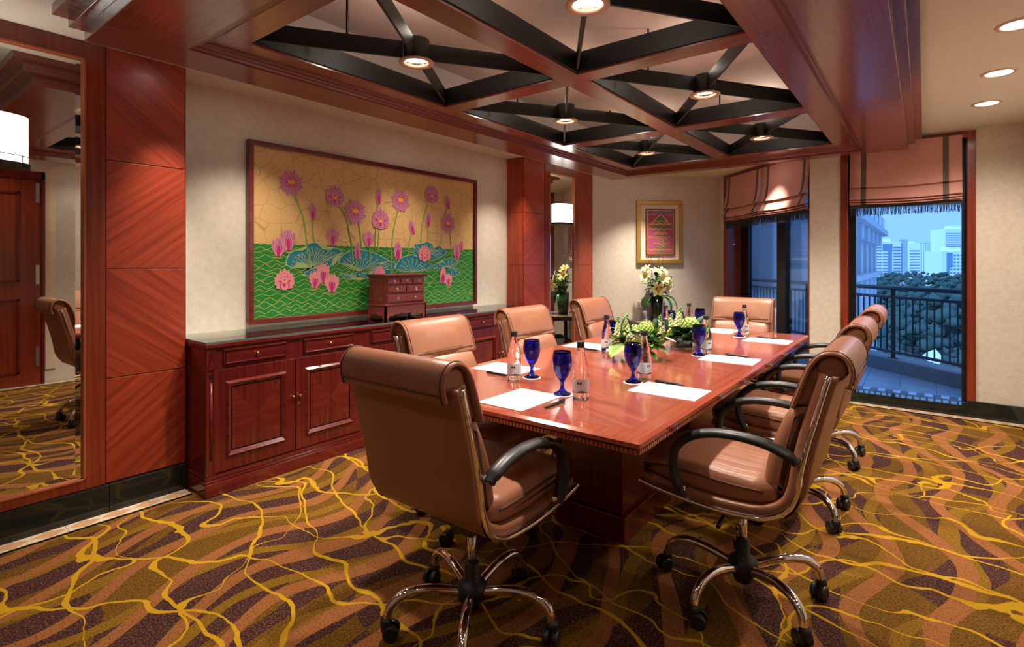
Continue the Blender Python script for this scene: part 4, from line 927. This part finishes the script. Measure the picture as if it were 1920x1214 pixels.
for (py, pz, r, kd) in FLOWERS:
    PK[0] = 0; r *= 1.14; c_ = L_((py, pz)); q = MB(); xb = x0+.0040
    if kd == 0:
        for i in range(16): petal(q, c_, 2*PI*i/16+.1, r*.2, r*(1.0 if i % 2 else .86), r*.36, xb, 0, core=0)
        for i in range(13): petal(q, c_, 2*PI*i/13, r*.15, r*.68, r*.28, xb, 0, core=1)
        for i in range(11): petal(q, c_, 2*PI*i/11+.2, r*.08, r*.44, r*.20, xb, 1 if i % 2 else 0)
        e0 = (c_[0], c_[1]+r*.06); ex, ez = .27, .16
    else:
        pk = 4 if kd == 2 else 0; b_ = (c_[0], c_[1]-r*.22)
        for a_ in (90, 70, 110, 50, 130, 30, 150, 12, 168): petal(q, b_, R(a_), r*.35, r*(1.18-.004*abs(a_-90)), r*.38, xb, pk, core=1)
        for a_ in (80, 100, 58, 122, 36, 144): petal(q, b_, R(a_), r*.2, r*.86, r*.34, xb, pk, core=1)
        for a_ in (-4, 184, 20, 160): petal(q, b_, R(a_), r*.1, r*.86, r*.42, xb, pk, core=1)
        for a_ in (-28, 208, 68, 112, 90): petal(q, b_, R(a_), r*.02, r*(.80 if a_ < 60 or a_ > 180 else .52), r*.44, xb, pk, core=1)
        for a_ in (-54, 234, -80, 260): petal(q, (b_[0], b_[1]+r*.1), R(a_), r*.02, r*.68, r*.52, xb, 1 if a_ in (-54, 234) else pk, core=1)
        e0 = (c_[0], c_[1]-r*.12); ex, ez = .17, .12
    flat(q, [(e0[0]+r*ex*math.cos(2*PI*i/16), e0[1]+r*ez*math.sin(2*PI*i/16)) for i in range(16)], xb+(PK[0]+2)*2.2e-5, 3)
    q.build('painted_lotus', ['p_mauve', 'p_mag', 'p_edge', 'p_eye', 'p_salmon'], pt)
for (py, pz, r, asp, tl, kd) in BUDS:
    r *= 1.12; asp *= 1.15; PK[0] = 0
    c_ = Vector(L_((py, pz))); q = MB(); xb = x0+.0040; low = pz < 1.42; pk = 4 if pz < 1.3 else 0; rot = R(tl)
    base = c_+Vector((math.sin(rot)*r*.0, -r))
    if kd == 0:
        petal(q, tuple(base), R(90-tl), 0, 2*r, r*asp*2.1, xb, pk); petal(q, tuple(base), R(90-tl), 0, 1.25*r, r*asp*1.35, xb, 1)
    else:
        for a in (-24, 24, -9, 9, 0): petal(q, tuple(base), R(90-tl+a*asp*1.35), 0, r*(2.0 if a in (0, 9, -9) else 1.85), r*asp*1.05, xb, pk)
        for a in (-14, 14, 0): petal(q, tuple(base), R(90-tl+a*asp*1.35), 0, r*1.2, r*asp*.75, xb, 1)
    if pz < 1.46 and kd == 1 and py not in (2.336, 2.662):
        for k_ in (1, 1.6, 2.2): ribbon(q, [(base.x+.016*k_*math.cos(2*PI*i/20), base.y-.006+.008*k_*math.sin(2*PI*i/20)) for i in range(21)], .0022, xb-.0004, 3)
    q.build('painted_bud', ['p_mauve', 'p_mag', 'p_edge', 'p_line', 'p_salmon'], pt)
q = MB(); sx, sz = WP-.115, .10      # painter's flourish
ribbon(q, catmull([(sx,sz-.01),(sx+.012,sz+.03),(sx+.03,sz+.035),(sx+.022,sz+.01),(sx+.004,sz+.008),(sx+.03,sz+.0),(sx+.04,sz+.02),(sx+.052,sz+.0),(sx+.07,sz+.008)], 5), .004, x0+.0036); q.build('signature', 'p_line', pt)

# ------------------------------------------------------------------ gold framed picture on the corner wall
t = thing('framed_picture', 'gold framed textile picture of a tiered pagoda roof on magenta', 'picture', (*ch(1.124), 1.262), R(45))
GW, GH = .607, .803
def fr(mb, x0_, x1_, z0_, z1_, w_, y0_, y1_):
    mb.box(x0_, x1_, y0_, y1_, z0_, z0_+w_); mb.box(x0_, x1_, y0_, y1_, z1_-w_, z1_); mb.box(x0_, x0_+w_, y0_, y1_, z0_+w_, z1_-w_); mb.box(x1_-w_, x1_, y0_, y1_, z0_+w_, z1_-w_)
q = MB(); fr(q, 0, GW, 0, GH, .05, -.035, -.002); q.build('outer_frame', 'gold', t, .006)
MB().box(.045, GW-.045, -.014, -.004, .045, GH-.045).build('mount', plain('cream_linen_mount', (.72, .58, .47), .9), t)
IX, IZ, IW, IH = .115, .105, .39, .592
q = MB(); fr(q, IX, IX+IW, IZ, IZ+IH, .016, -.032, -.012); q.build('inner_frame', plain('dark_red_inner_frame', (.16, .03, .012), .4), t, .002)
q = MB(); fr(q, IX+.014, IX+IW-.014, IZ+.014, IZ+IH-.014, .012, -.030, -.012); q.build('gilt_slip', 'gold', t, .001)
ax0, ax1, az0, az1 = IX+.024, IX+IW-.024, IZ+.024, IZ+IH-.024
M['pp_mag'] = plain('magenta_silk', (.36, .06, .13), .6); M['pp_blue'] = plain('violet_silk', (.16, .12, .34), .6); M['pp_grn'] = plain('grey_green_silk', (.10, .13, .09), .6); M['pp_gold'] = plain('gold_thread', (.62, .34, .06), .4, .3)
MB().box(ax0, ax1, -.018, -.012, az0, az1).build('silk_ground', 'pp_mag', t)
aw, ah = ax1-ax0, az1-az0
def A(u, v): return (ax0+aw*u, az1-ah*v)
def fl2(mb, pts, y_, mat=0): mb.add([(a, y_, b) for a, b in pts], [tuple(range(len(pts)))], mat)
q = MB(); fl2(q, [A(0,0),A(1,0),A(1,.05),A(.6,.065),A(.3,.045),A(0,.06)], -.0183); q.build('sky_band', 'pp_blue', t)
q = MB(); fl2(q, [A(.52,.06),A(.92,.33),A(.10,.33)], -.0186, 1); fl2(q, [A(.52,.09),A(.84,.315),A(.18,.315)], -.0189, 0); fl2(q, [A(.08,.35),A(.95,.35),A(.85,.40),A(.2,.40)], -.0186, 0); q.build('pagoda_roof', ['pp_grn', 'pp_gold'], t)
rnd = random.Random(3); q = MB()
for (u0, u1, v, am, wv) in ((0,.34,.09,.012,.007),(.72,1,.09,.012,.007),(.05,.98,.30,.022,.012),(.30,.80,.245,.018,.01),(.02,1,.425,.016,.012),(.28,.80,.51,.03,.012),(.30,.78,.545,.02,.008),(.02,1,.62,.028,.010),(.28,.78,.65,.02,.01),(.38,.66,.70,.02,.01),(.22,.88,.755,.024,.010),(.36,.72,.79,.018,.01),(.38,.70,.845,.018,.01),(.02,.98,.905,.014,.012),(.05,.95,.925,.008,.006)):
    pts = []; ph = rnd.uniform(0, 6); k = int(60*(u1-u0))+6
    for i in range(k): uu = u0+(u1-u0)*i/(k-1); pts.append(A(uu, v+am*math.sin(uu*46+ph)*math.cos(uu*19+ph*2)))
    vs = []
    for a, b in pts: vs += [(a, -.0194, b+wv*ah*.85), (a, -.0194, b-wv*ah*.85)]
    q.add(vs, [(2*i, 2*i+1, 2*i+3, 2*i+2) for i in range(len(pts)-1)])
    pts2 = vs
q.build('gold_embroidery', 'pp_gold', t)['kind'] = 'stuff'
q = MB()
for (u0, u1, v0, v1) in ((.40,.66,.44,.475),(.36,.74,.565,.59),(.40,.72,.68,.71),(.36,.72,.80,.885),(.36,.72,.945,.985)): fl2(q, [A(u0,v0),A(u1,v0),A(u1,v1),A(u0,v1)], -.0188)
q.build('pagoda_body', 'pp_grn', t)['kind'] = 'stuff'

# ------------------------------------------------------------------ corner side table, socket, lily vase
t = thing('side_table', 'low dark side table with a stone top in the bay corner', 'side table', (*ch(1.22), 0), R(45))
M['ebony'] = plain('ebonised_wood', (.012, .011, .010), .3)
n = NT('brown_stone_top'); f = n.noise(n.coords(), 12, 5); n.set(Base_Color=n.mix(f, (.20, .13, .09), (.36, .26, .18)), Roughness=.12); M['stone_top'] = n.m
MB().box(0, .77, -.47, -.03, .49, .540).build('top_frame', 'ebony', t, .004); MB().box(.008, .762, -.462, -.038, .5405, .550).build('stone_top', 'stone_top', t, .002)
for a, b in ((0,-.47),(.725,-.47),(0,-.075),(.725,-.075)): MB().box(a, a+.045, b, b+.045, 0, .49).build('leg', 'ebony', t, .003)
MB().box(.02, .75, -.45, -.05, .12, .145).build('lower_shelf', 'ebony', t, .002)
t = thing('wall_socket', 'cream socket plate low on the picture wall', 'socket', (*ch(1.05), .735), R(45))
MB().box(-.055, .055, -.012, -.001, -.04, .04).build('plate', plain('cream_plastic', (.62, .50, .34), .5), t, .003); MB().box(-.018, .018, -.0135, -.012, -.018, .018).build('insert', plain('socket_insert', (.40, .32, .22), .5), t)

M['leaf_a'] = plain('deep_green_leaf', (.020, .090, .020), .35); M['leaf_b'] = plain('fresh_green_leaf', (.085, .270, .028), .4); M['leaf_c'] = plain('pale_variegated_leaf', (.30, .46, .13), .4); M['leaf_d'] = plain('dark_loop_leaf', (.016, .055, .030), .3)
M['lily'] = plain('cream_lily_petal', (.80, .75, .34), .5); M['lily_y'] = plain('yellow_lily_throat', (.72, .55, .06), .5); M['stamen'] = plain('rust_stamen', (.25, .06, .01), .6); M['twig'] = plain('dark_twig', (.05, .025, .018), .8)
def leaf(mb, base, az, el, ln, wd_, droop=.6, mat=0, seg=6):
    d = Vector((math.cos(az)*math.cos(el), math.sin(az)*math.cos(el), math.sin(el))); side = Vector((-math.sin(az), math.cos(az), 0)); p = Vector(base); vs = []; e_ = el
    for i in range(seg+1):
        t_ = i/seg; w_ = wd_*.5*math.sin(PI*min(1, .08+.92*t_))**.8 if i < seg else 0.001
        upv = side.cross(d)*-1
        vs += [tuple(p+side*w_+Vector((0,0,.18*w_))), tuple(p), tuple(p-side*w_+Vector((0,0,.18*w_)))]
        e_ -= droop/seg; d = Vector((math.cos(az)*math.cos(e_), math.sin(az)*math.cos(e_), math.sin(e_))); p = p+d*ln/seg
    fs = []
    for i in range(seg): a = 3*i; fs += [(a,a+1,a+4,a+3), (a+1,a+2,a+5,a+4)]
    mb.add(vs, fs, mat, True)
def lily_flower(parent, c_, ax, r, nm='lily'):
    ax = Vector(ax).normalized(); q0 = Vector((0,0,1)) if abs(ax.z) < .8 else Vector((1,0,0)); s1 = ax.cross(q0).normalized(); s2 = ax.cross(s1); mb = MB(); c_ = Vector(c_)
    for i in range(6):
        a = 2*PI*i/6; rd = s1*math.cos(a)+s2*math.sin(a); sd = ax.cross(rd); vs = []; k = 5
        for j in range(k+1):
            t_ = j/k; rr_ = r*(.10+.9*t_**1.15); hh = r*(.55*math.sin(t_*2.1)); w_ = r*(.24 if i % 2 else .30)*math.sin(PI*min(.97, .15+.82*t_))
            p = c_+rd*rr_+ax*hh; vs += [tuple(p+sd*w_+ax*.05*r), tuple(p), tuple(p-sd*w_+ax*.05*r)]
        for j in range(k):
            b = 3*j; mb.add([], []); 
        o = len(mb.v); mb.v += vs
        for j in range(k):
            b = o+3*j
            for fc in ((b,b+1,b+4,b+3), (b+1,b+2,b+5,b+4)): mb.f.append(fc); mb.mi.append(1 if j == 0 else 0); mb.sm.append(True)
    fo = mb.build(nm, ['lily', 'lily_y'], parent)
    q = MB()
    for i in range(5):
        a = 2*PI*i/5; e_ = c_+ax*r*.75+(s1*math.cos(a)+s2*math.sin(a))*r*.16; q.tube([tuple(c_+ax*r*.1), tuple(e_)], .0015, 4, 0); q.tube([tuple(e_-s1*.006), tuple(e_+s1*.006)], .003, 5, 1)
    q.build('stamens', ['lily_y', 'stamen'], fo)
    return fo
vx, vy = ch(.944, -.2); rnd = random.Random(8)
t = thing('lily_vase', 'dark vase of pale yellow lilies and broad leaves on the side table', 'vase', (vx, vy, .551), R(45))
MB().lathe([(0,0),(.062,0),(.068,.02),(.078,.16),(.088,.30),(.083,.30),(.072,.16),(.06,.03),(0,.025)], 24).build('vase', plain('dark_green_vase', (.010, .020, .012), .08), t)
Lz = {'a': (-.026,-.10,.405,.085,(-.2,-1,-.15)), 'b': (.045,-.07,.516,.080,(.15,-1,.25)), 'c': (-.136,-.02,.54,.070,(-.8,-.7,.4)), 'd': (-.12,.0,.625,.060,(-.6,-.3,.8)), 'e': (-.008,.0,.59,.065,(0,-.6,.9)), 'f': (.08,.02,.605,.062,(.4,-.5,.8)), 'g': (.14,-.03,.49,.070,(.9,-.6,.2)), 'h': (.09,-.09,.42,.065,(.5,-1,0))}
for k_, (a, b, c_, r, ax) in Lz.items():
    lily_flower(t, (a, b, c_), ax, r*1.22)
    MB().tube([(a*.2, b*.2+.01, .26), (a*.6, b*.5, .26+(c_-.26)*.6), (a, b+.008, c_)], .004, 6).build('stem', 'leaf_b', t)
for i in range(64):
    q = MB(); a = rnd.uniform(0, 2*PI); r0 = rnd.uniform(0, .08); leaf(q, (r0*math.cos(a), r0*math.sin(a), .28+rnd.uniform(0,.28)), a+rnd.uniform(-.5,.5), rnd.uniform(-.1,.9), rnd.uniform(.10,.19), rnd.uniform(.04,.065), rnd.uniform(.3,1.2)); q.build('leaf', 'leaf_a' if i % 3 else 'leaf_b', t)
for az, el, ln, wd_, dr in ((R(200),.3,.26,.15,2.2), (R(-35),.5,.34,.085,2.3), (R(-62),.45,.33,.06,2.4), (R(-15),.5,.33,.06,2.2)):
    q = MB(); leaf(q, (.05*math.cos(az), .05*math.sin(az), .30), az, el, ln, wd_, dr, 0, 9); q.build('broad_leaf', 'leaf_a', t)
for i in range(5):
    q = MB(); a = rnd.uniform(-.06,.05); z_ = .5
    pts = [(a*.3,0,.35)]+[(a+rnd.uniform(-.025,.025)+(j*.008*(1 if a > 0 else -1)), rnd.uniform(-.01,.02), .45+j*.075) for j in range(6)]
    q.tube(catmull(pts, 3), .0022, 5); q.build('twig', 'twig', t)
for i in range(10):
    q = MB(); a = rnd.choice((-1, 1)); leaf(q, (a*rnd.uniform(.10,.17), -.03, .36+rnd.uniform(-.04,.3)), 0 if a > 0 else PI, rnd.uniform(-.3,.6), .06, .016, .4); q.build('sprig', 'leaf_a', t)

# ------------------------------------------------------------------ table setting
ZT_ = .7508
HDR = {}
def paper(x_, y_, deg, label):
    t = thing('note_pad', label, 'paper', (x_, y_, ZT_), R(deg), 'white note sheets on the table')
    if not HDR:
        HDR['s'] = MB().box(-.1025, .1025, -.1375, .1375, 0, .002); q = HDR['s'].build('sheet', 'white_paper', t); HDR['s'] = q
        p = MB(); z_ = .00215
        for a, b, c_, d in ((-.012,.108,-.002,.116),(0,.108,.012,.116),(-.012,.103,.012,.1055)): p.add([(a,b,z_),(c_,b,z_),(c_,d,z_),(a,d,z_)], [(0,1,2,3)])
        p.add([(-.03,-.128,z_),(.03,-.128,z_),(.03,-.1265,z_),(-.03,-.1265,z_)], [(0,1,2,3)])
        HDR['p'] = p.build('letterhead', 'print', t)
    else: inst(HDR['s'], 'sheet', t); inst(HDR['p'], 'letterhead', t)
paper(-1.229, 1.648, 0, 'white note sheet at the near head of the table')
paper(-.826, 2.124, 90, 'white note sheet before the first window-side chair'); paper(-.832, 3.005, 91, 'white note sheet before the middle window-side chair'); paper(-.828, 3.875, 90, 'white note sheet before the last window-side chair')
paper(-1.645, 2.075, -90, 'white note sheet before the chair by the near credenza doors'); paper(-1.665, 2.955, -89, 'white note sheet before the middle credenza-side chair'); paper(-1.23, 4.215, 180, 'white note sheet at the far head of the table')
PEN = {}
def pen(x_, y_, deg, label):
    t = thing('ballpoint_pen', label, 'pen', (x_, y_, ZT_), R(deg), 'black pens on the table')
    if not PEN:
        PEN['b'] = MB().tube([(-.066,0,.0055),(-.062,0,.0055),(.045,0,.0055),(.062,0,.0055),(.068,0,.0055)], [.003,.0052,.0055,.0025,.0008], 10).build('barrel', 'black', t)
        PEN['c'] = MB().box(-.064, -.025, -.0015, .0015, .0095, .0118).build('clip', 'black_bar', t)
    else: inst(PEN['b'], 'barrel', t); inst(PEN['c'], 'clip', t)
for a in ((-1.079,1.654,-92,'near-head'),(-.872,2.243,-2,'first window-side'),(-.826,3.130,-4,'middle window-side'),(-.86,3.995,-6,'last window-side'),(-1.583,1.935,0,'near credenza-side'),(-1.585,2.815,-3,'middle credenza-side')):
    pen(a[0], a[1], a[2], 'black ballpoint pen beside the %s note sheet' % a[3])
GOB = {}
def goblet(x_, y_, where):
    t = thing('coaster', 'round white paper coaster under the goblet '+where, 'coaster', (x_, y_, ZT_), 0, 'white coasters')
    if 'c' not in GOB: GOB['c'] = MB().lathe([(0,0),(.041,0),(.0415,.0008),(.041,.0016),(0,.0016)], 28).build('disc', 'white_paper', t)
    else: inst(GOB['c'], 'disc', t)
    t = thing('goblet', 'cobalt blue glass water goblet '+where, 'goblet', (x_, y_, ZT_+.0018), 0, 'cobalt goblets')
    if 'g' not in GOB:
        o_ = [(.0,.0),(.0355,.0),(.036,.003),(.030,.007),(.016,.014),(.009,.024),(.0075,.036),(.008,.048),(.013,.058),(.024,.074),(.034,.096),(.039,.120),(.0395,.138),(.037,.158),(.035,.172)]
        i_ = [(.0332,.172),(.0352,.157),(.0377,.138),(.0372,.120),(.032,.097),(.022,.076),(.010,.062),(0,.058)]
        GOB['b'] = MB().lathe(o_[8:]+i_, 28).build('bowl', 'cobalt', t); GOB['g'] = MB().lathe(o_[:9]+[(0,.058)], 24).build('stem_and_foot', 'cobalt', t)
    else: inst(GOB['b'], 'bowl', t); inst(GOB['g'], 'stem_and_foot', t)
BOT = {}
M['label'] = plain('silver_grey_label', (.58, .60, .63), .45); M['label_dark'] = plain('dark_label_print', (.035, .035, .04), .5); M['cap'] = plain('black_bottle_cap', (.014, .014, .015), .45)
def cyl_patch(mb, pts, r, mat=0): mb.add([(r*math.cos(a), r*math.sin(a), z) for a, z in pts], [tuple(range(len(pts)))], mat)
def bottle(x_, y_, deg, where):
    t = thing('water_bottle', 'small clear water bottle with a black cap '+where, 'bottle', (x_, y_, ZT_), R(deg), 'water bottles')
    if not BOT:
        BOT['b'] = MB().lathe([(0,.004),(.022,.002),(.029,0),(.0312,.006),(.0305,.022),(.0312,.034),(.0312,.092),(.030,.108),(.026,.132),(.020,.158),(.0148,.180),(.0130,.192),(.0135,.200),(0,.200)], 28).build('bottle_body', 'bottle', t)
        BOT['c'] = MB().lathe([(.0150,.198),(.0155,.200),(.0155,.219),(.0140,.222),(0,.222)], 24).build('cap', 'cap', t)
        lb = MB(); k = 26; A0, A1 = R(-115), R(115)
        vs = []
        for i in range(k+1): a = A0+(A1-A0)*i/k; vs += [(.0316*math.cos(a), .0316*math.sin(a), .028), (.0316*math.cos(a), .0316*math.sin(a), .080)]
        lb.add(vs, [(2*i,2*i+2,2*i+3,2*i+1) for i in range(k)], 0, True); lo = lb.build('label', 'label', t); BOT['l'] = lo
        mk = MB()
        for i in range(k): 
            a, b = A0+(A1-A0)*i/k, A0+(A1-A0)*(i+1)/k; h = lambda q_: .033+.0035*math.sin(q_*3.1+1)
            mk.add([(.0318*math.cos(a),.0318*math.sin(a),.0282),(.0318*math.cos(b),.0318*math.sin(b),.0282),(.0318*math.cos(b),.0318*math.sin(b),h(b)),(.0318*math.cos(a),.0318*math.sin(a),h(a))], [(0,1,2,3)])
        for c0 in (-.30, .02):      # twin-drop emblem
            cyl_patch(mk, [(c0+.17*math.cos(2*PI*i/14)*(1 if math.sin(2*PI*i/14) < 0 else .75), .0655+.0052*math.sin(2*PI*i/14)) for i in range(14)], .03185)
        for zz in (.070, .064, .058, .052): cyl_patch(mk, [(.75,zz),(1.45,zz),(1.45,zz+.0014),(.75,zz+.0014)], .03185)
        mo = mk.build('label_print', 'label_dark', lo); BOT['m'] = mo
    else:
        inst(BOT['b'], 'bottle_body', t); inst(BOT['c'], 'cap', t); l = inst(BOT['l'], 'label', t); inst(BOT['m'], 'label_print', l)
    return t
SET = (('at the near head of the table', (-1.141,1.804), (-1.052,1.797), -62), ('by the near credenza-side note sheet', (-1.420,1.985), (-1.445,1.885), -52), ('by the first window-side note sheet', (-1.011,2.178), (-.998,2.268), -20),
       ('by the middle window-side note sheet', (-1.008,3.035), (-.995,3.118), -25), ('by the last window-side note sheet', (-1.036,3.973), (-1.030,4.085), -40), ('beside the leafy end of the centrepiece', (-1.491,2.930), (-1.468,2.805), -60),
       ('at the far head of the table', (-1.350,4.09), (-1.398,3.99), -40), ('behind the flowers, credenza side', (-1.47,3.80), (-1.462,3.69), -40))
for wh, g_, b_, dg_ in SET: goblet(*g_, wh); bottle(*b_, dg_, wh)

# ------------------------------------------------------------------ flower centrepieces
M['hyd_g'] = plain('lime_hydrangea', (.50, .62, .14), .6); M['hyd_w'] = plain('white_green_hydrangea', (.72, .78, .50), .6); M['snap'] = plain('cream_snapdragon', (.78, .78, .36), .6); M['anth'] = plain('blush_anthurium', (.85, .66, .55), .3); M['spadix'] = plain('yellow_spadix', (.80, .48, .04), .5)
def hydrangea(parent, c_, r, mat, seed):
    rn = random.Random(seed); mb = MB(); c_ = Vector(c_); k = 85; ga = PI*(3-5**.5)
    for i in range(k):
        z_ = 1-1.55*i/(k-1); rr_ = math.sqrt(max(0, 1-z_*z_)); nv = Vector((rr_*math.cos(ga*i), rr_*math.sin(ga*i), z_)); p = c_+nv*r*rn.uniform(.88,1.06)
        s1 = nv.cross(Vector((.3,.2,.9))).normalized(); s2 = nv.cross(s1); w_ = r*.19
        for j in range(4):
            a = PI/2*j+rn.uniform(0,.5); d1 = s1*math.cos(a)+s2*math.sin(a); d2 = s1*math.cos(a+.75)+s2*math.sin(a+.75); d3 = s1*math.cos(a-.75)+s2*math.sin(a-.75)
            mb.add([tuple(p), tuple(p+d3*w_*.62+nv*w_*.2), tuple(p+d1*w_+nv*w_*.1), tuple(p+d2*w_*.62+nv*w_*.2)], [(0,1,2,3)], 0)
    o = mb.build('hydrangea_head', mat, parent); q = MB(); blob(q, tuple(c_), r*.86, 1.0, .05); q.build('flower_core', 'leaf_b', o)
def snapdragon(parent, base, tip, r, seed):
    rn = random.Random(seed); mb = MB(); b = Vector(base); e_ = Vector(tip); ax = (e_-b); L = ax.length; ax = ax/L; s1 = ax.cross(Vector((0,1,.2))).normalized(); s2 = ax.cross(s1); k = 34
    for i in range(k):
        t_ = i/k; a = 2.4*i; rr_ = r*(1-.75*t_); c_ = b+ax*L*t_+(s1*math.cos(a)+s2*math.sin(a))*rr_*.7
        sz = r*.5*(1-.65*t_)+.002
        mb.add([tuple(c_+Vector(v)*sz*rn.uniform(.8,1.2)) for v in ((1,0,0),(-1,0,0),(0,1,0),(0,-1,0),(0,0,1),(0,0,-1))], [(0,2,4),(2,1,4),(1,3,4),(3,0,4),(2,0,5),(1,2,5),(3,1,5),(0,3,5)], 1 if t_ > .72 else 0, True)
    o = mb.build('snapdragon_spike', ['snap', 'leaf_b'], parent); MB().tube([tuple(b-ax*.04), tuple(e_)], .003, 5).build('stem', 'leaf_b', o)
def loop_leaf(parent, c_, rx, rz_, az, w_):
    d = Vector((math.cos(az), math.sin(az), 0)); s = Vector((-math.sin(az), math.cos(az), 0)); vs = []; k = 14
    for i in range(k+1):
        a = PI*1.12*i/k-.06; p = Vector(c_)+d*rx*math.cos(a)+Vector((0,0,rz_*math.sin(a))); ww = w_*(.55+.45*math.sin(PI*i/k)); vs += [tuple(p+s*ww/2), tuple(p-s*ww/2)]
    MB().add(vs, [(2*i,2*i+1,2*i+3,2*i+2) for i in range(k)], 0, True).build('loop_leaf', 'leaf_d', parent)
def glass_cube(parent, h, w_):
    q = MB(); th = .004
    q.box(-w_, w_, -w_, w_, 0, .006); q.box(-w_, w_, -w_, -w_+th, .006, h); q.box(-w_, w_, w_-th, w_, .006, h); q.box(-w_, -w_+th, -w_+th, w_-th, .006, h); q.box(w_-th, w_, -w_+th, w_-th, .006, h)
    q.build('glass_box', 'table_glass', parent)
    MB().box(-w_+.008, w_-.008, -w_+.008, w_-.008, .008, h*.92).build('leaf_lining', 'leaf_a', parent, .006)
rnd = random.Random(21)
def greens(parent, k, rad, z0_, z1_, lmin, lmax, mats):
    for i in range(k):
        a = rnd.uniform(0, 2*PI); q = MB(); leaf(q, (rad*math.cos(a)*rnd.uniform(.3,1), rad*math.sin(a)*rnd.uniform(.3,1), rnd.uniform(z0_, z1_)), a+rnd.uniform(-.4,.4), rnd.uniform(.05,.9), rnd.uniform(lmin,lmax), rnd.uniform(.042,.068), rnd.uniform(.3,1.0)); q.build('leaf', rnd.choice(mats), parent)
t = thing('flower_centrepiece', 'near flower box with lime hydrangeas, a blush anthurium and a pale drooping leaf', 'flowers', (-1.235, 2.74, ZT_), R(37.7), 'centrepieces')
glass_cube(t, .075, .052)
hydrangea(t, (-.045,-.075,.125), .044, 'hyd_w', 1); hydrangea(t, (.035,-.01,.165), .045, 'hyd_g', 2); hydrangea(t, (-.005,.06,.14), .04, 'hyd_g', 7)
snapdragon(t, (-.125,.0,.10), (-.115,.0,.235), .020, 3); snapdragon(t, (-.075,.015,.12), (-.065,.02,.245), .024, 4); snapdragon(t, (.10,.03,.11), (.13,.05,.235), .022, 5)
loop_leaf(t, (-.075,-.01,.10), .035, .125, R(20), .022); loop_leaf(t, (.09,.0,.10), .03, .12, R(60), .022)
greens(t, 84, .070, .045, .12, .09, .145, ['leaf_b', 'leaf_b', 'leaf_a'])
q = MB(); leaf(q, (-.07,-.04,.085), R(215), .15, .15, .12, 1.05, 0, 10); q.build('variegated_leaf', 'leaf_c', t)
q = MB(); leaf(q, (.05,-.05,.08), R(-35), .1, .11, .07, .9, 0, 8); q.build('variegated_leaf', 'leaf_c', t)
def anthurium(parent, c_, az):
    mb = MB(); c_ = Vector(c_); k = 18; vs = [tuple(c_)]
    for i in range(k):
        a = 2*PI*i/k; r = .042*(1+.35*math.cos(a))*(1-.25*(1 if abs(a-PI) < .3 else 0)); x_, y_ = r*math.cos(a), r*.8*math.sin(a)
        vs.append((c_.x+x_*math.cos(az)-y_*math.sin(az), c_.y+x_*math.sin(az)+y_*math.cos(az), c_.z+.010*math.sin(a)**2-.012*math.cos(a)))
    mb.add(vs, [(0, i+1, (i+1) % k+1) for i in range(k)], 0, True); o = mb.build('anthurium_spathe', 'anth', parent)
    MB().tube([tuple(c_-Vector((.012,0,-.002))), tuple(c_+Vector((.008,0,.03))), tuple(c_+Vector((.028,-.004,.06)))], [.007,.006,.003], 8).build('spadix', 'spadix', o)
    MB().tube([tuple(c_), tuple(c_+Vector((-.05,.03,-.05)))], .003, 6).build('stem', 'leaf_b', o)
anthurium(t, (.125,-.06,.115), R(-15))
t = thing('flower_centrepiece', 'far flower box with one large hydrangea and tall snapdragons', 'flowers', (-1.185, 3.24, ZT_), R(37.7), 'centrepieces')
glass_cube(t, .075, .052)
hydrangea(t, (.045,-.03,.140), .056, 'hyd_g', 11); hydrangea(t, (-.04,.05,.12), .042, 'hyd_w', 12)
snapdragon(t, (-.03,.0,.12), (.0,.01,.255), .024, 13); snapdragon(t, (-.085,-.02,.10), (-.06,-.01,.215), .024, 14)
loop_leaf(t, (.005,.02,.11), .035, .115, R(30), .024); loop_leaf(t, (-.10,-.03,.09), .03, .10, R(80), .022)
greens(t, 70, .075, .045, .12, .09, .15, ['leaf_a', 'leaf_a', 'leaf_b'])
